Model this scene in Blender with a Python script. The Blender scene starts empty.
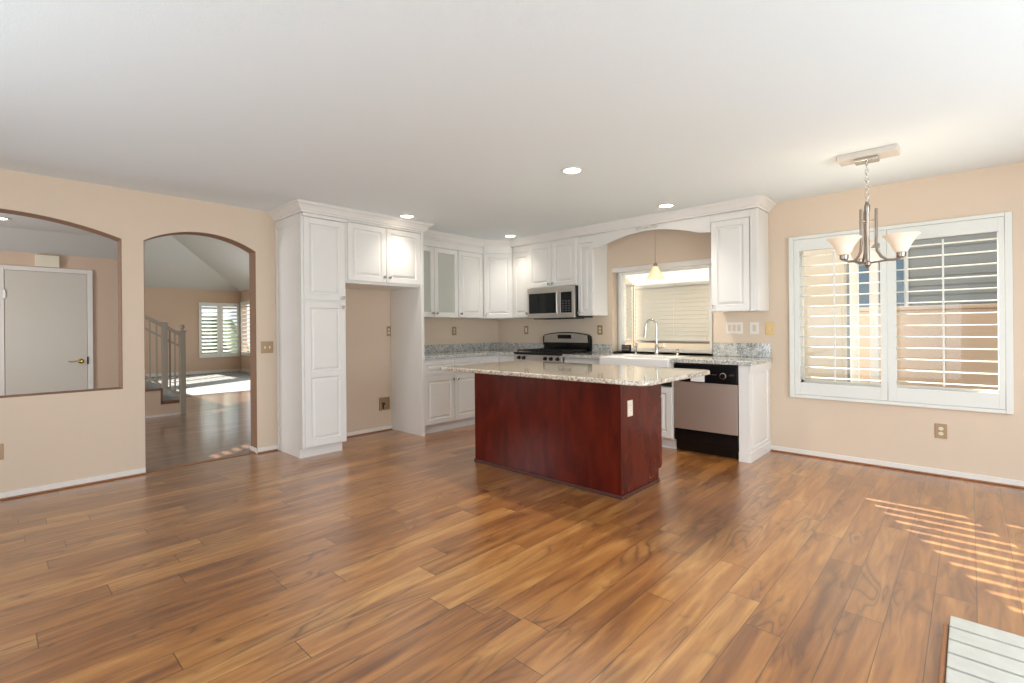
import bpy, bmesh, math, random
from mathutils import Vector, Matrix
R = math.radians
PI = math.pi
random.seed(7)
COL = bpy.context.scene.collection
sc = bpy.context.scene

# ------------------------------------------------------------------ camera
H = 2.431          # ceiling height
cam_data = bpy.data.cameras.new('camera')
cam = bpy.data.objects.new('camera', cam_data); COL.objects.link(cam)
cam_data.sensor_width = 36.0
cam_data.lens = 491.04 / 1024 * 36
cam_data.shift_x = -(515.7 - 512) / 1024
cam_data.shift_y = -(341.5 - 328.65) / 1024
cam_data.clip_start = 0.05
cam.matrix_world = (Matrix.Translation((5.2266, -5.2533, 1.2215)) @ Matrix.Rotation(0.7469, 4, 'Z')
                    @ Matrix.Rotation(PI / 2, 4, 'X') @ Matrix.Rotation(-0.0089, 4, 'Z'))
sc.camera = cam

# ------------------------------------------------------------------ view, world, sun, daylight fill
sc.view_settings.view_transform = 'Standard'
sc.view_settings.look = 'None'
sc.view_settings.gamma = 1.0
sc.view_settings.use_curve_mapping = False
sc.view_settings.exposure = 0.6
sc.cycles.max_bounces = 8
sc.cycles.diffuse_bounces = 5
sc.cycles.glossy_bounces = 4
sc.cycles.transmission_bounces = 6
sc.cycles.transparent_max_bounces = 12
sc.cycles.sample_clamp_indirect = 6.0
sc.cycles.caustics_reflective = False
sc.cycles.caustics_refractive = False

w = bpy.data.worlds.new('sky'); sc.world = w; w.use_nodes = True
wn = w.node_tree.nodes; wl = w.node_tree.links
bg = wn['Background']; bg.inputs['Color'].default_value = (0.88, 0.94, 1.0, 1); bg.inputs['Strength'].default_value = 0.8

SUN_DIR = Vector((0.475, -0.88, -0.675)).normalized()
sl = bpy.data.lights.new('sun', 'SUN'); sl.energy = 12.0; sl.angle = R(0.3); sl.color = (1.0, 0.93, 0.84)
so = bpy.data.objects.new('sun', sl); COL.objects.link(so)
so.rotation_euler = SUN_DIR.to_track_quat('-Z', 'Y').to_euler(); so.location = (2, 8, 8)

def area(name, loc, direction, sx, sy, power, color):
    l = bpy.data.lights.new(name, 'AREA'); l.shape = 'RECTANGLE'; l.size = sx; l.size_y = sy
    l.energy = power; l.color = color
    o = bpy.data.objects.new(name, l); COL.objects.link(o); o.location = loc
    o.rotation_euler = Vector(direction).to_track_quat('-Z', 'Y').to_euler()
    return o
# area lamps added as daylight fill at unseen right, rear, living and entry openings
area('daylight_fill_right', (6.98, -3.1, 1.05), (-1, 0, -0.22), 3.6, 1.9, 84, (0.82, 0.92, 1.0))
area('daylight_fill_rear', (3.4, -6.95, 0.95), (0, 1, 0.75), 3.4, 1.8, 56, (0.82, 0.92, 1.0))
area('daylight_fill_living', (-6.8, 0.25, 1.35), (0, -1, 0), 3.1, 1.5, 48, (0.86, 0.94, 1.0))
area('daylight_fill_entry', (-1.7, -6.95, 1.3), (0, 1, 0), 1.2, 1.8, 34, (0.90, 0.95, 1.0))

# ------------------------------------------------------------------ colour and materials
def lin(c):
    return tuple(x / 12.92 if x <= 0.04045 else ((x + 0.055) / 1.055) ** 2.4 for x in c)

def new_mat(name):
    m = bpy.data.materials.new(name); m.use_nodes = True
    return m, m.node_tree.nodes, m.node_tree.links, m.node_tree.nodes['Principled BSDF']

def mat(name, col, rough=0.5, metal=0.0, spec=0.5, coat=0.0, bump=0.0, bscale=60.0, var=0.0, vscale=3.0):
    m, n, l, b = new_mat(name)
    c = lin(col)
    b.inputs['Base Color'].default_value = (*c, 1)
    b.inputs['Roughness'].default_value = rough
    b.inputs['Metallic'].default_value = metal
    b.inputs['Specular IOR Level'].default_value = spec
    b.inputs['Coat Weight'].default_value = coat
    if bump or var:
        g = n.new('ShaderNodeNewGeometry')
    if bump:
        t = n.new('ShaderNodeTexNoise'); t.inputs['Scale'].default_value = bscale; t.inputs['Detail'].default_value = 3
        l.new(g.outputs['Position'], t.inputs['Vector'])
        bp = n.new('ShaderNodeBump'); bp.inputs['Strength'].default_value = bump; bp.inputs['Distance'].default_value = 0.004
        l.new(t.outputs['Fac'], bp.inputs['Height']); l.new(bp.outputs['Normal'], b.inputs['Normal'])
    if var:
        t = n.new('ShaderNodeTexNoise'); t.inputs['Scale'].default_value = vscale; t.inputs['Detail'].default_value = 4
        l.new(g.outputs['Position'], t.inputs['Vector'])
        r = n.new('ShaderNodeValToRGB')
        r.color_ramp.elements[0].position = 0.3; r.color_ramp.elements[1].position = 0.7
        r.color_ramp.elements[0].color = (*[x * (1 - var) for x in c], 1)
        r.color_ramp.elements[1].color = (*[min(1, x * (1 + var)) for x in c], 1)
        l.new(t.outputs['Fac'], r.inputs['Fac']); l.new(r.outputs['Color'], b.inputs['Base Color'])
    return m

def emit(name, col, strength, base=None):
    m, n, l, b = new_mat(name)
    b.inputs['Base Color'].default_value = (*lin(base or col), 1)
    b.inputs['Emission Color'].default_value = (*lin(col), 1)
    b.inputs['Emission Strength'].default_value = strength
    return m

def glass(name, tint=(1, 1, 1), alpha=0.12, rough=0.02):
    m, n, l, b = new_mat(name)
    n.remove(b)
    out = n['Material Output']
    tr = n.new('ShaderNodeBsdfTransparent'); tr.inputs['Color'].default_value = (*tint, 1)
    gl = n.new('ShaderNodeBsdfGlossy'); gl.inputs['Roughness'].default_value = rough
    mx = n.new('ShaderNodeMixShader'); mx.inputs[0].default_value = alpha
    l.new(tr.outputs[0], mx.inputs[1]); l.new(gl.outputs[0], mx.inputs[2]); l.new(mx.outputs[0], out.inputs['Surface'])
    return m

class NT:
    """tiny node-expression helper"""
    def __init__(s, m): s.n = m.node_tree.nodes; s.l = m.node_tree.links
    def m(s, op, a, b=None, c=None):
        x = s.n.new('ShaderNodeMath'); x.operation = op
        for i, v in enumerate((a, b, c)):
            if v is None: continue
            if isinstance(v, (int, float)): x.inputs[i].default_value = v
            else: s.l.new(v, x.inputs[i])
        return x.outputs[0]
    def xyz(s, a, b, c):
        x = s.n.new('ShaderNodeCombineXYZ')
        for i, v in enumerate((a, b, c)):
            if isinstance(v, (int, float)): x.inputs[i].default_value = v
            else: s.l.new(v, x.inputs[i])
        return x.outputs[0]
    def ramp(s, f, stops):
        r = s.n.new('ShaderNodeValToRGB'); e = r.color_ramp.elements
        while len(e) < len(stops): e.new(0.5)
        for k, (p, c) in enumerate(stops):
            e[k].position = p; e[k].color = (*lin(c), 1)
        s.l.new(f, r.inputs['Fac']); return r.outputs['Color']
    def mix(s, f, a, b, mode='MIX'):
        x = s.n.new('ShaderNodeMix'); x.data_type = 'RGBA'; x.blend_type = mode
        for i, v in ((0, f), (6, a), (7, b)):
            if isinstance(v, (int, float)): x.inputs[i].default_value = v
            elif isinstance(v, tuple): x.inputs[i].default_value = (*v, 1)
            else: s.l.new(v, x.inputs[i])
        return x.outputs[2]

def wood_floor(name, tones, dark, coat=(0.9, 0.278)):
    m, n, l, b = new_mat(name); t = NT(m)
    g = n.new('ShaderNodeNewGeometry'); sp = n.new('ShaderNodeSeparateXYZ'); l.new(g.outputs['Position'], sp.inputs[0])
    X, Y = sp.outputs[0], sp.outputs[1]
    W, L = 0.1405, 1.22
    xr = t.m('DIVIDE', t.m('ADD', X, 20.05), W); row = t.m('FLOOR', xr); fx = t.m('FRACT', xr)
    wn1 = n.new('ShaderNodeTexWhiteNoise'); wn1.noise_dimensions = '1D'; l.new(row, wn1.inputs['W'])
    yo = t.m('ADD', t.m('DIVIDE', t.m('ADD', Y, 30), L), t.m('MULTIPLY', wn1.outputs['Value'], 7.3))
    idx = t.m('FLOOR', yo); fy = t.m('FRACT', yo)
    wn2 = n.new('ShaderNodeTexWhiteNoise'); wn2.noise_dimensions = '2D'; l.new(t.xyz(row, idx, 0), wn2.inputs['Vector'])
    rnd = wn2.outputs['Value']
    # soft figure: colour clouds long in the plank direction
    off = t.m('MULTIPLY', rnd, 40)
    n1 = n.new('ShaderNodeTexNoise'); n1.inputs['Scale'].default_value = 1; n1.inputs['Detail'].default_value = 5; n1.inputs['Distortion'].default_value = 0.9
    l.new(t.xyz(t.m('ADD', t.m('MULTIPLY', X, 15), off), t.m('ADD', t.m('MULTIPLY', Y, 1.5), off), off), n1.inputs['Vector'])
    n2 = n.new('ShaderNodeTexNoise'); n2.inputs['Scale'].default_value = 1; n2.inputs['Detail'].default_value = 6; n2.inputs['Roughness'].default_value = 0.65
    l.new(t.xyz(t.m('ADD', t.m('MULTIPLY', X, 75), off), t.m('MULTIPLY', Y, 5), off), n2.inputs['Vector'])
    base = t.ramp(t.m('ADD', t.m('MULTIPLY', n1.outputs['Fac'], 0.95), t.m('SUBTRACT', t.m('MULTIPLY', rnd, 0.24), 0.09)), tones)
    fine = t.m('MULTIPLY', t.m('SUBTRACT', n2.outputs['Fac'], 0.45), 0.9)
    c1 = t.mix(t.m('MINIMUM', t.m('MAXIMUM', fine, 0), 0.4), base, lin(dark))
    n3 = n.new('ShaderNodeTexNoise'); n3.inputs['Scale'].default_value = 1; n3.inputs['Detail'].default_value = 2
    l.new(t.xyz(t.m('ADD', t.m('MULTIPLY', X, 6), off), t.m('ADD', t.m('MULTIPLY', Y, 1.6), off), 5), n3.inputs['Vector'])
    mask = t.m('MINIMUM', t.m('MULTIPLY', t.m('MAXIMUM', t.m('SUBTRACT', n3.outputs['Fac'], 0.48), 0), 7.0), 1.0)
    n4 = n.new('ShaderNodeTexNoise'); n4.inputs['Scale'].default_value = 1; n4.inputs['Detail'].default_value = 1.5; n4.inputs['Distortion'].default_value = 0.5
    l.new(t.xyz(t.m('ADD', t.m('MULTIPLY', X, 9), off), t.m('ADD', t.m('MULTIPLY', Y, 1.7), off), 9), n4.inputs['Vector'])
    rings = t.m('POWER', t.m('PINGPONG', t.m('MULTIPLY', n4.outputs['Fac'], 17), 1.0), 3.0)
    c2 = t.mix(t.m('MULTIPLY', rings, t.m('ADD', t.m('MULTIPLY', mask, 0.68), 0.07)), c1, lin(dark))
    c2 = t.mix(t.m('MULTIPLY', mask, 0.14), c2, lin(dark))
    # seams
    ex = t.m('LESS_THAN', t.m('MINIMUM', fx, t.m('SUBTRACT', 1, fx)), 0.011)
    ey = t.m('LESS_THAN', t.m('MINIMUM', fy, t.m('SUBTRACT', 1, fy)), 0.0016)
    seam = t.m('MAXIMUM', ex, ey)
    c3 = t.mix(t.m('MULTIPLY', seam, 0.8), c2, lin((0.20, 0.12, 0.08)))
    l.new(c3, b.inputs['Base Color'])
    rr = t.m('ADD', 0.275, t.m('MULTIPLY', n2.outputs['Fac'], 0.03)); l.new(rr, b.inputs['Roughness'])
    b.inputs['Specular IOR Level'].default_value = 0.6; b.inputs['Coat Weight'].default_value = coat[0]; b.inputs['Coat Roughness'].default_value = coat[1]
    bp = n.new('ShaderNodeBump'); bp.inputs['Strength'].default_value = 0.12; bp.inputs['Distance'].default_value = 0.002
    l.new(t.m('SUBTRACT', 1.0, seam), bp.inputs['Height']); l.new(bp.outputs['Normal'], b.inputs['Normal'])
    return m

def granite(name, cols, scale=150, rough=0.12):
    m, n, l, b = new_mat(name); t = NT(m)
    g = n.new('ShaderNodeNewGeometry')
    v1 = n.new('ShaderNodeTexVoronoi'); v1.inputs['Scale'].default_value = scale; l.new(g.outputs['Position'], v1.inputs['Vector'])
    sp = n.new('ShaderNodeSeparateColor'); l.new(v1.outputs['Color'], sp.inputs[0])
    ns = n.new('ShaderNodeTexNoise'); ns.inputs['Scale'].default_value = 22; ns.inputs['Detail'].default_value = 4; l.new(g.outputs['Position'], ns.inputs['Vector'])
    f = t.m('ADD', t.m('MULTIPLY', sp.outputs[0], 0.75), t.m('MULTIPLY', t.m('SUBTRACT', ns.outputs['Fac'], 0.36), 0.9))
    c = t.ramp(f, cols)
    v2 = n.new('ShaderNodeTexVoronoi'); v2.inputs['Scale'].default_value = scale * 0.62; l.new(g.outputs['Position'], v2.inputs['Vector'])
    sp2 = n.new('ShaderNodeSeparateColor'); l.new(v2.outputs['Color'], sp2.inputs[0])
    c = t.mix(t.m('MULTIPLY', t.m('GREATER_THAN', sp2.outputs[1], 0.91), 0.6), c, lin((0.24, 0.22, 0.21)))
    l.new(c, b.inputs['Base Color']); b.inputs['Roughness'].default_value = rough; b.inputs['Coat Weight'].default_value = 0.6; b.inputs['Coat Roughness'].default_value = 0.05
    return m

def wood_stain(name, c0, c1, rough=0.28):
    m, n, l, b = new_mat(name); t = NT(m)
    g = n.new('ShaderNodeNewGeometry'); sp = n.new('ShaderNodeSeparateXYZ'); l.new(g.outputs['Position'], sp.inputs[0])
    ns = n.new('ShaderNodeTexNoise'); ns.inputs['Scale'].default_value = 1; ns.inputs['Detail'].default_value = 5; ns.inputs['Distortion'].default_value = 0.6
    l.new(t.xyz(t.m('MULTIPLY', sp.outputs[0], 9), t.m('MULTIPLY', sp.outputs[1], 9), t.m('MULTIPLY', sp.outputs[2], 3)), ns.inputs['Vector'])
    l.new(t.ramp(ns.outputs['Fac'], [(0.3, c0), (0.7, c1)]), b.inputs['Base Color']); b.inputs['Specular IOR Level'].default_value = 0.35
    b.inputs['Roughness'].default_value = rough
    return m

def thin(name, col, trans):
    """thin vinyl slat: diffuse plus light passing through it"""
    m, n, l, b = new_mat(name); out = n['Material Output']
    b.inputs['Base Color'].default_value = (*lin(col), 1); b.inputs['Roughness'].default_value = 0.6
    t = n.new('ShaderNodeBsdfTranslucent'); t.inputs['Color'].default_value = (*lin(col), 1)
    mx = n.new('ShaderNodeMixShader'); mx.inputs[0].default_value = trans
    l.new(b.outputs[0], mx.inputs[1]); l.new(t.outputs[0], mx.inputs[2]); l.new(mx.outputs[0], out.inputs['Surface'])
    return m

M = {}
M['wall'] = mat('peach_wall_paint', (0.85, 0.775, 0.69), 0.75, bump=0.25, bscale=90)
M['wall_entry'] = mat('entry_wall_paint', (0.83, 0.73, 0.64), 0.8)
M['reveal'] = mat('reveal_shade_brown', (0.56, 0.43, 0.33), 0.7)  # wall tone darkened: shade of the opening edges painted into the colour
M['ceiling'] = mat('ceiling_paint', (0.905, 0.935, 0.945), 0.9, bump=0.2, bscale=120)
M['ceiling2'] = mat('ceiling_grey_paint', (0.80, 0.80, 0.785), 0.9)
M['white'] = mat('white_cabinet_paint', (0.90, 0.89, 0.87), 0.35)
M['trim'] = mat('white_trim_paint', (0.90, 0.88, 0.85), 0.4)
M['shutter'] = mat('shutter_white_paint', (0.89, 0.895, 0.87), 0.4)
M['shoe'] = mat('quarter_round_wood', (0.62, 0.42, 0.28), 0.45)
M['door'] = mat('entry_door_paint', (0.82, 0.79, 0.74), 0.45)
M['floor'] = wood_floor('laminate_planks', [(0.22, (0.44, 0.26, 0.125)), (0.42, (0.59, 0.375, 0.185)), (0.58, (0.685, 0.46, 0.235)), (0.78, (0.785, 0.58, 0.335))], (0.31, 0.175, 0.10))
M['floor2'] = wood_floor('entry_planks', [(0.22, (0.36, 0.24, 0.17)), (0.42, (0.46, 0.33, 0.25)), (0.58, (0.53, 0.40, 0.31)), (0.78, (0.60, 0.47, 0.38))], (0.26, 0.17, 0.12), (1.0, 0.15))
M['carpet'] = mat('grey_carpet', (0.55, 0.56, 0.55), 0.95, bump=0.6, bscale=300, var=0.08, vscale=40)
M['granite'] = granite('grey_granite', [(0.08, (0.42, 0.43, 0.42)), (0.32, (0.62, 0.62, 0.60)), (0.52, (0.77, 0.765, 0.74)), (0.75, (0.87, 0.86, 0.83))], 190)
M['granite_warm'] = granite('beige_granite', [(0.08, (0.46, 0.42, 0.37)), (0.30, (0.64, 0.59, 0.52)), (0.50, (0.76, 0.71, 0.64)), (0.75, (0.85, 0.81, 0.75))], 150, 0.07)
M['cherry'] = wood_stain('cherry_stained_wood', (0.27, 0.048, 0.025), (0.38, 0.10, 0.05), 0.2)
M['cherry_dark'] = mat('dark_cherry_base', (0.30, 0.17, 0.14), 0.4)
M['steel'] = mat('brushed_stainless', (0.78, 0.76, 0.73), 0.36, 0.85)
M['steel_pink'] = mat('dishwasher_stainless', (0.70, 0.62, 0.57), 0.42, 0.55)
M['chrome'] = mat('satin_nickel', (0.78, 0.76, 0.73), 0.18, 1.0)
M['nickel'] = mat('brushed_nickel', (0.62, 0.58, 0.54), 0.3, 1.0)
M['brass'] = mat('polished_brass', (0.88, 0.74, 0.38), 0.2, 1.0)
M['plate'] = mat('bronze_wall_plate', (0.66, 0.55, 0.42), 0.4, 0.35)
M['ivory'] = mat('ivory_plastic', (0.91, 0.87, 0.78), 0.4)
M['white_plastic'] = mat('white_plastic', (0.93, 0.92, 0.90), 0.35)
M['black'] = mat('black_enamel', (0.05, 0.05, 0.055), 0.2)
M['iron'] = mat('cast_iron', (0.08, 0.08, 0.085), 0.5)
M['dark_glass'] = mat('dark_oven_glass', (0.07, 0.07, 0.075), 0.06)
M['dark_gap'] = mat('dark_recess', (0.16, 0.15, 0.14), 0.7)
M['shade'] = emit('frosted_glass_shade', (1.0, 0.88, 0.74), 0.20, (0.88, 0.84, 0.78))
M['amber_shade'] = emit('amber_glass_shade', (1.0, 0.76, 0.50), 0.30, (0.92, 0.82, 0.68))
M['can_light'] = emit('can_lamp_face', (1.0, 0.95, 0.86), 9.0)
M['glass'] = glass('window_glass', (0.95, 0.96, 0.96), 0.02)
M['frost'] = mat('frosted_cabinet_glass', (0.92, 0.93, 0.88), 0.15); M['frost'].node_tree.nodes['Principled BSDF'].inputs['Alpha'].default_value = 0.45
M['blind'] = thin('cream_blind_slat', (0.88, 0.87, 0.83), 0.15)
M['blind_white'] = thin('white_top_blind', (0.95, 0.95, 0.94), 0.45)
M['hearth'] = mat('white_painted_brick', (0.74, 0.725, 0.685), 0.6, bump=0.5, bscale=70, var=0.05, vscale=20)
M['hearth_joint'] = mat('hearth_joint_grey', (0.46, 0.44, 0.40), 0.8)
M['rail'] = mat('stair_rail_paint', (0.68, 0.64, 0.58), 0.5)
M['nosing'] = mat('brown_stair_nosing', (0.50, 0.37, 0.27), 0.5)
M['stucco_cream'] = mat('cream_stucco', (0.80, 0.77, 0.71), 0.9, bump=0.4, bscale=80)
M['stucco_peach'] = mat('tan_block_wall', (0.72, 0.64, 0.56), 0.9, bump=0.4, bscale=50)
M['siding'] = mat('grey_siding', (0.60, 0.61, 0.60), 0.8)
M['white_ext'] = mat('white_exterior_trim', (0.90, 0.90, 0.88), 0.6)
M['blue_glass'] = mat('blue_patio_glass', (0.40, 0.50, 0.58), 0.1)
M['concrete'] = mat('patio_concrete', (0.46, 0.45, 0.43), 0.9, var=0.08, vscale=4)
M['hedge'] = mat('dark_hedge', (0.28, 0.36, 0.22), 0.9, var=0.5, vscale=9)

# ------------------------------------------------------------------ geometry helpers
def BM(): return bmesh.new()

def box(bm, x0, y0, z0, x1, y1, z1, mx=None):
    x0, x1 = min(x0, x1), max(x0, x1); y0, y1 = min(y0, y1), max(y0, y1); z0, z1 = min(z0, z1), max(z0, z1)
    vs = [bm.verts.new(p) for p in ((x0,y0,z0),(x1,y0,z0),(x1,y1,z0),(x0,y1,z0),(x0,y0,z1),(x1,y0,z1),(x1,y1,z1),(x0,y1,z1))]
    if mx: 
        for v in vs: v.co = mx @ v.co
    for f in ((3,2,1,0),(4,5,6,7),(0,1,5,4),(1,2,6,5),(2,3,7,6),(3,0,4,7)): bm.faces.new([vs[i] for i in f])
    return bm

def prism(bm, pts, axis, a, b, mx=None):
    """extrude polygon pts (2D) along axis from a to b. axis x:(y,z) y:(x,z) z:(x,y)"""
    def P(p, q):
        return {'x': (q, p[0], p[1]), 'y': (p[0], q, p[1]), 'z': (p[0], p[1], q)}[axis]
    A = [bm.verts.new(P(p, a)) for p in pts]; B = [bm.verts.new(P(p, b)) for p in pts]
    if mx:
        for v in A + B: v.co = mx @ v.co
    n = len(pts)
    bm.faces.new(A); bm.faces.new(B[::-1])
    for i in range(n):
        bm.faces.new((A[i], B[i], B[(i+1) % n], A[(i+1) % n]))
    return bm

def lathe(bm, prof, c=(0,0,0), seg=20, mx=None):
    """prof: list of (r,z)"""
    rings = []
    for r, z in prof:
        if r < 1e-5:
            v = bm.verts.new((c[0], c[1], c[2]+z)); rings.append([v])
        else:
            rings.append([bm.verts.new((c[0]+r*math.cos(2*PI*k/seg), c[1]+r*math.sin(2*PI*k/seg), c[2]+z)) for k in range(seg)])
    if mx:
        for rg in rings:
            for v in rg: v.co = mx @ v.co
    for a, b in zip(rings, rings[1:]):
        for k in range(seg):
            k2 = (k+1) % seg
            if len(a) == 1 and len(b) == 1: continue
            if len(a) == 1: bm.faces.new((a[0], b[k2], b[k]))
            elif len(b) == 1: bm.faces.new((a[k], a[k2], b[0]))
            else: bm.faces.new((a[k], a[k2], b[k2], b[k]))
    return bm

def tube(bm, pts, r, seg=10, closed=False):
    pts = [Vector(p) for p in pts]; n = len(pts); rings = []
    up = None
    for i, p in enumerate(pts):
        if closed: d = (pts[(i+1) % n] - pts[i-1]).normalized()
        else: d = (pts[min(i+1, n-1)] - pts[max(i-1, 0)]).normalized()
        if up is None:
            up = d.cross(Vector((0, 0, 1)))
            if up.length < 1e-3: up = d.cross(Vector((1, 0, 0)))
            up.normalize()
        else:
            up = (up - d * up.dot(d)).normalized()
        q = d.cross(up)
        rr = r[i] if isinstance(r, (list, tuple)) else r
        rings.append([bm.verts.new(p + (up * math.cos(2*PI*k/seg) + q * math.sin(2*PI*k/seg)) * rr) for k in range(seg)])
    m = n if closed else n - 1
    for i in range(m):
        a, b = rings[i], rings[(i+1) % n]
        for k in range(seg): bm.faces.new((a[k], a[(k+1) % seg], b[(k+1) % seg], b[k]))
    if not closed:
        bm.faces.new(rings[0][::-1]); bm.faces.new(rings[-1])
    return bm

ROOT = {}
def link(name, bm, m, parent=None, bevel=0.0, smooth=False, origin=None):
    if isinstance(bm, bmesh.types.BMesh):
        bmesh.ops.recalc_face_normals(bm, faces=bm.faces)
    me = bpy.data.meshes.new(name)
    if parent is not None:
        off = ROOT[parent.name]
    elif origin is not None: off = Vector(origin)
    else:
        xs = [v.co for v in bm.verts]
        mn = Vector((min(c.x for c in xs), min(c.y for c in xs), min(c.z for c in xs)))
        mxv = Vector((max(c.x for c in xs), max(c.y for c in xs), max(c.z for c in xs)))
        off = (mn + mxv) / 2; off.z = mn.z
    bmesh.ops.translate(bm, verts=bm.verts, vec=-off)
    bm.to_mesh(me); bm.free()
    me.materials.append(m)
    o = bpy.data.objects.new(name, me); COL.objects.link(o)
    if parent is not None: o.parent = parent
    else: o.location = off
    ROOT[o.name] = off
    if smooth:
        for p in me.polygons: p.use_smooth = True
        try: me.set_sharp_from_angle(angle=R(38))
        except Exception: pass
    if bevel:
        md = o.modifiers.new('bevel', 'BEVEL'); md.width = bevel; md.segments = 2; md.limit_method = 'ANGLE'; md.angle_limit = R(40)
    return o

def thing(name, label, cat, loc, group=None):
    o = bpy.data.objects.new(name, None); COL.objects.link(o); o.location = loc; o.empty_display_size = 0.1
    o['label'] = label; o['category'] = cat
    if group: o['group'] = group
    ROOT[o.name] = Vector(loc)
    return o

def tag(o, label, cat, group=None, kind=None):
    o['label'] = label; o['category'] = cat
    if group: o['group'] = group
    if kind: o['kind'] = kind
    return o

def struct(name, bm, m, label=None, **k):
    o = link(name, bm, m, **k); o['kind'] = 'structure'
    if label: o['label'] = label
    o['category'] = name.split('_')[0]
    return o

def dup(o, delta):
    """copy of a thing and all its parts, moved by delta"""
    c = o.copy(); COL.objects.link(c); c.location = o.location + Vector(delta)
    ROOT[c.name] = ROOT[o.name] + Vector(delta)
    def rec(src, dst):
        for ch in list(src.children):
            d = ch.copy(); COL.objects.link(d); d.parent = dst; ROOT[d.name] = ROOT[ch.name] + Vector(delta); rec(ch, d)
    rec(o, c)
    return c

def frame_mx(origin, ang):
    """local: u = +X, outward normal = -Y (so front faces -Y when ang = 0)"""
    return Matrix.Translation(origin) @ Matrix.Rotation(ang, 4, 'Z')

# ================================================================== STRUCTURE
XR, YF = 6.9, -6.9        # right wall, rear wall
# floors
bm = BM(); box(bm, 0, YF, -0.1, XR, 0, 0); struct('floor', bm, M['floor'], 'glossy orange-brown wood plank floor of the kitchen room')
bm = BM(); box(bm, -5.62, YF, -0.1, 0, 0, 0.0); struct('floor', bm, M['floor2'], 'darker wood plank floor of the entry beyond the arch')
bm = BM(); box(bm, -11, YF, -0.1, -5.62, 0, 0.006); struct('floor', bm, M['carpet'], 'grey carpet in the far living room')
# ceiling
bm = BM(); box(bm, -0.12, YF, H, XR, 0, H + 0.12)
struct('ceiling', bm, M['ceiling'], 'flat off-white ceiling of the kitchen room')

# wall on the left with pass-through and arched doorway (plane x = 0, thickness 0.12)
T = 0.16
PT0, PT1, PZ0, PZS, PZA = -5.96, -4.472, 0.745, 2.005, 2.140     # pass-through
AD0, AD1, AZS, AZA = -4.322, -3.418, 2.012, 2.140                 # arched doorway
def arch_z(y, a, b, zs, za):
    w2 = (b - a) / 2; s = za - zs; rr = (w2 * w2 + s * s) / (2 * s); c = (a + b) / 2
    return za - rr + math.sqrt(max(0, rr * rr - (y - c) ** 2))
NS = 24
bm = BM()
box(bm, -T, YF, 0, 0, PT0, H); box(bm, -T, PT0, 0, 0, PT1, PZ0); box(bm, -T, PT1, 0, 0, AD0, H); box(bm, -T, AD1, 0, 0, 0, H)
for a, b, zs, za in ((PT0, PT1, PZS, PZA), (AD0, AD1, AZS, AZA)):
    for k in range(NS):
        y0 = a + (b - a) * k / NS; y1 = a + (b - a) * (k + 1) / NS
        prism(bm, [(y0, arch_z(y0, a, b, zs, za)), (y1, arch_z(y1, a, b, zs, za)), (y1, H), (y0, H)], 'x', -T, 0)
bmesh.ops.remove_doubles(bm, verts=bm.verts, dist=1e-5)
struct('wall_left', bm, M['wall'], 'peach wall with arched pass-through and arched doorway')
def shade_lining(name, a, b, zs, za, z0, sill, label):
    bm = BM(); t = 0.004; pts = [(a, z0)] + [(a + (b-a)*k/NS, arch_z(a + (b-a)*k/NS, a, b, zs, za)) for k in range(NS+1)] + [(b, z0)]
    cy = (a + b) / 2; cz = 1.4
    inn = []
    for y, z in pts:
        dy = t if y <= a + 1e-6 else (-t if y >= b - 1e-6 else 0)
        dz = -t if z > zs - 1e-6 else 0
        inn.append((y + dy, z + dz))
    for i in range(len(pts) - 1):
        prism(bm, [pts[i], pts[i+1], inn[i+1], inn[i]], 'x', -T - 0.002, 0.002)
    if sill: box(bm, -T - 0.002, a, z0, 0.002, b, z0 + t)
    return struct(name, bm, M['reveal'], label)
shade_lining('trim_1', PT0, PT1, PZS, PZA, PZ0, True, 'edge strip of the arched pass-through opening with its shade painted in brown')
shade_lining('trim_2', AD0, AD1, AZS, AZA, 0.0, False, 'edge strip of the arched doorway with its shade painted in brown')

# window wall (plane y = 0, thickness 0.15)
TB = 0.15
GX0, GX1, GZ0, GZ1 = 1.99, 3.225, 0.93, 1.955          # garden window opening
WX0, WX1, WZ0, WZ1 = 4.00, 5.43, 0.66, 2.00            # main window opening (behind the shutters)
bm = BM()
def bwall(x0, x1, z0, z1): box(bm, x0, 0, z0, x1, TB, z1)
bwall(-T, GX0, 0, H); bwall(GX0, GX1, 0, GZ0); bwall(GX0, GX1, GZ1, H); bwall(GX1, WX0, 0, H)
bwall(WX0, WX1, 0, WZ0); bwall(WX0, WX1, WZ1, H); bwall(WX1, XR, 0, H)
struct('wall_right', bm, M['wall'], 'peach wall with the garden window and the shuttered window')
# far living room wall in the same plane with one window and two openings added for light
bm = BM()
LW = [(-10.9, -9.1, 0.55, 2.05), (-8.4, -5.2, 0.5, 2.1), (-4.98, -4.70, 2.08, 2.34)]
bwall(-11, LW[0][0], 0, H); bwall(LW[0][0], LW[0][1], 0, LW[0][2]); bwall(LW[0][0], LW[0][1], LW[0][3], H)

for q in (0, 1): bwall(LW[q][1], LW[q+1][0], 0, H); bwall(LW[q+1][0], LW[q+1][1], 0, LW[q+1][2]); bwall(LW[q+1][0], LW[q+1][1], LW[q+1][3], H)
bwall(LW[2][1], -T, 0, H)
struct('wall_back', bm, M['wall_entry'], 'window side wall of the living room')
# far wall x = -11 with window opening
FW = (-1.09, -0.03, 0.49, 2.03)
bm = BM()
box(bm, -11.12, YF, 0, -11, FW[0], H); box(bm, -11.12, FW[1], 0, -11, 0.15, H)
box(bm, -11.12, FW[0], 0, -11, FW[1], FW[2]); box(bm, -11.12, FW[0], FW[3], -11, FW[1], H)
struct('wall_far', bm, M['wall_entry'], 'peach far wall of the living room')
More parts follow.
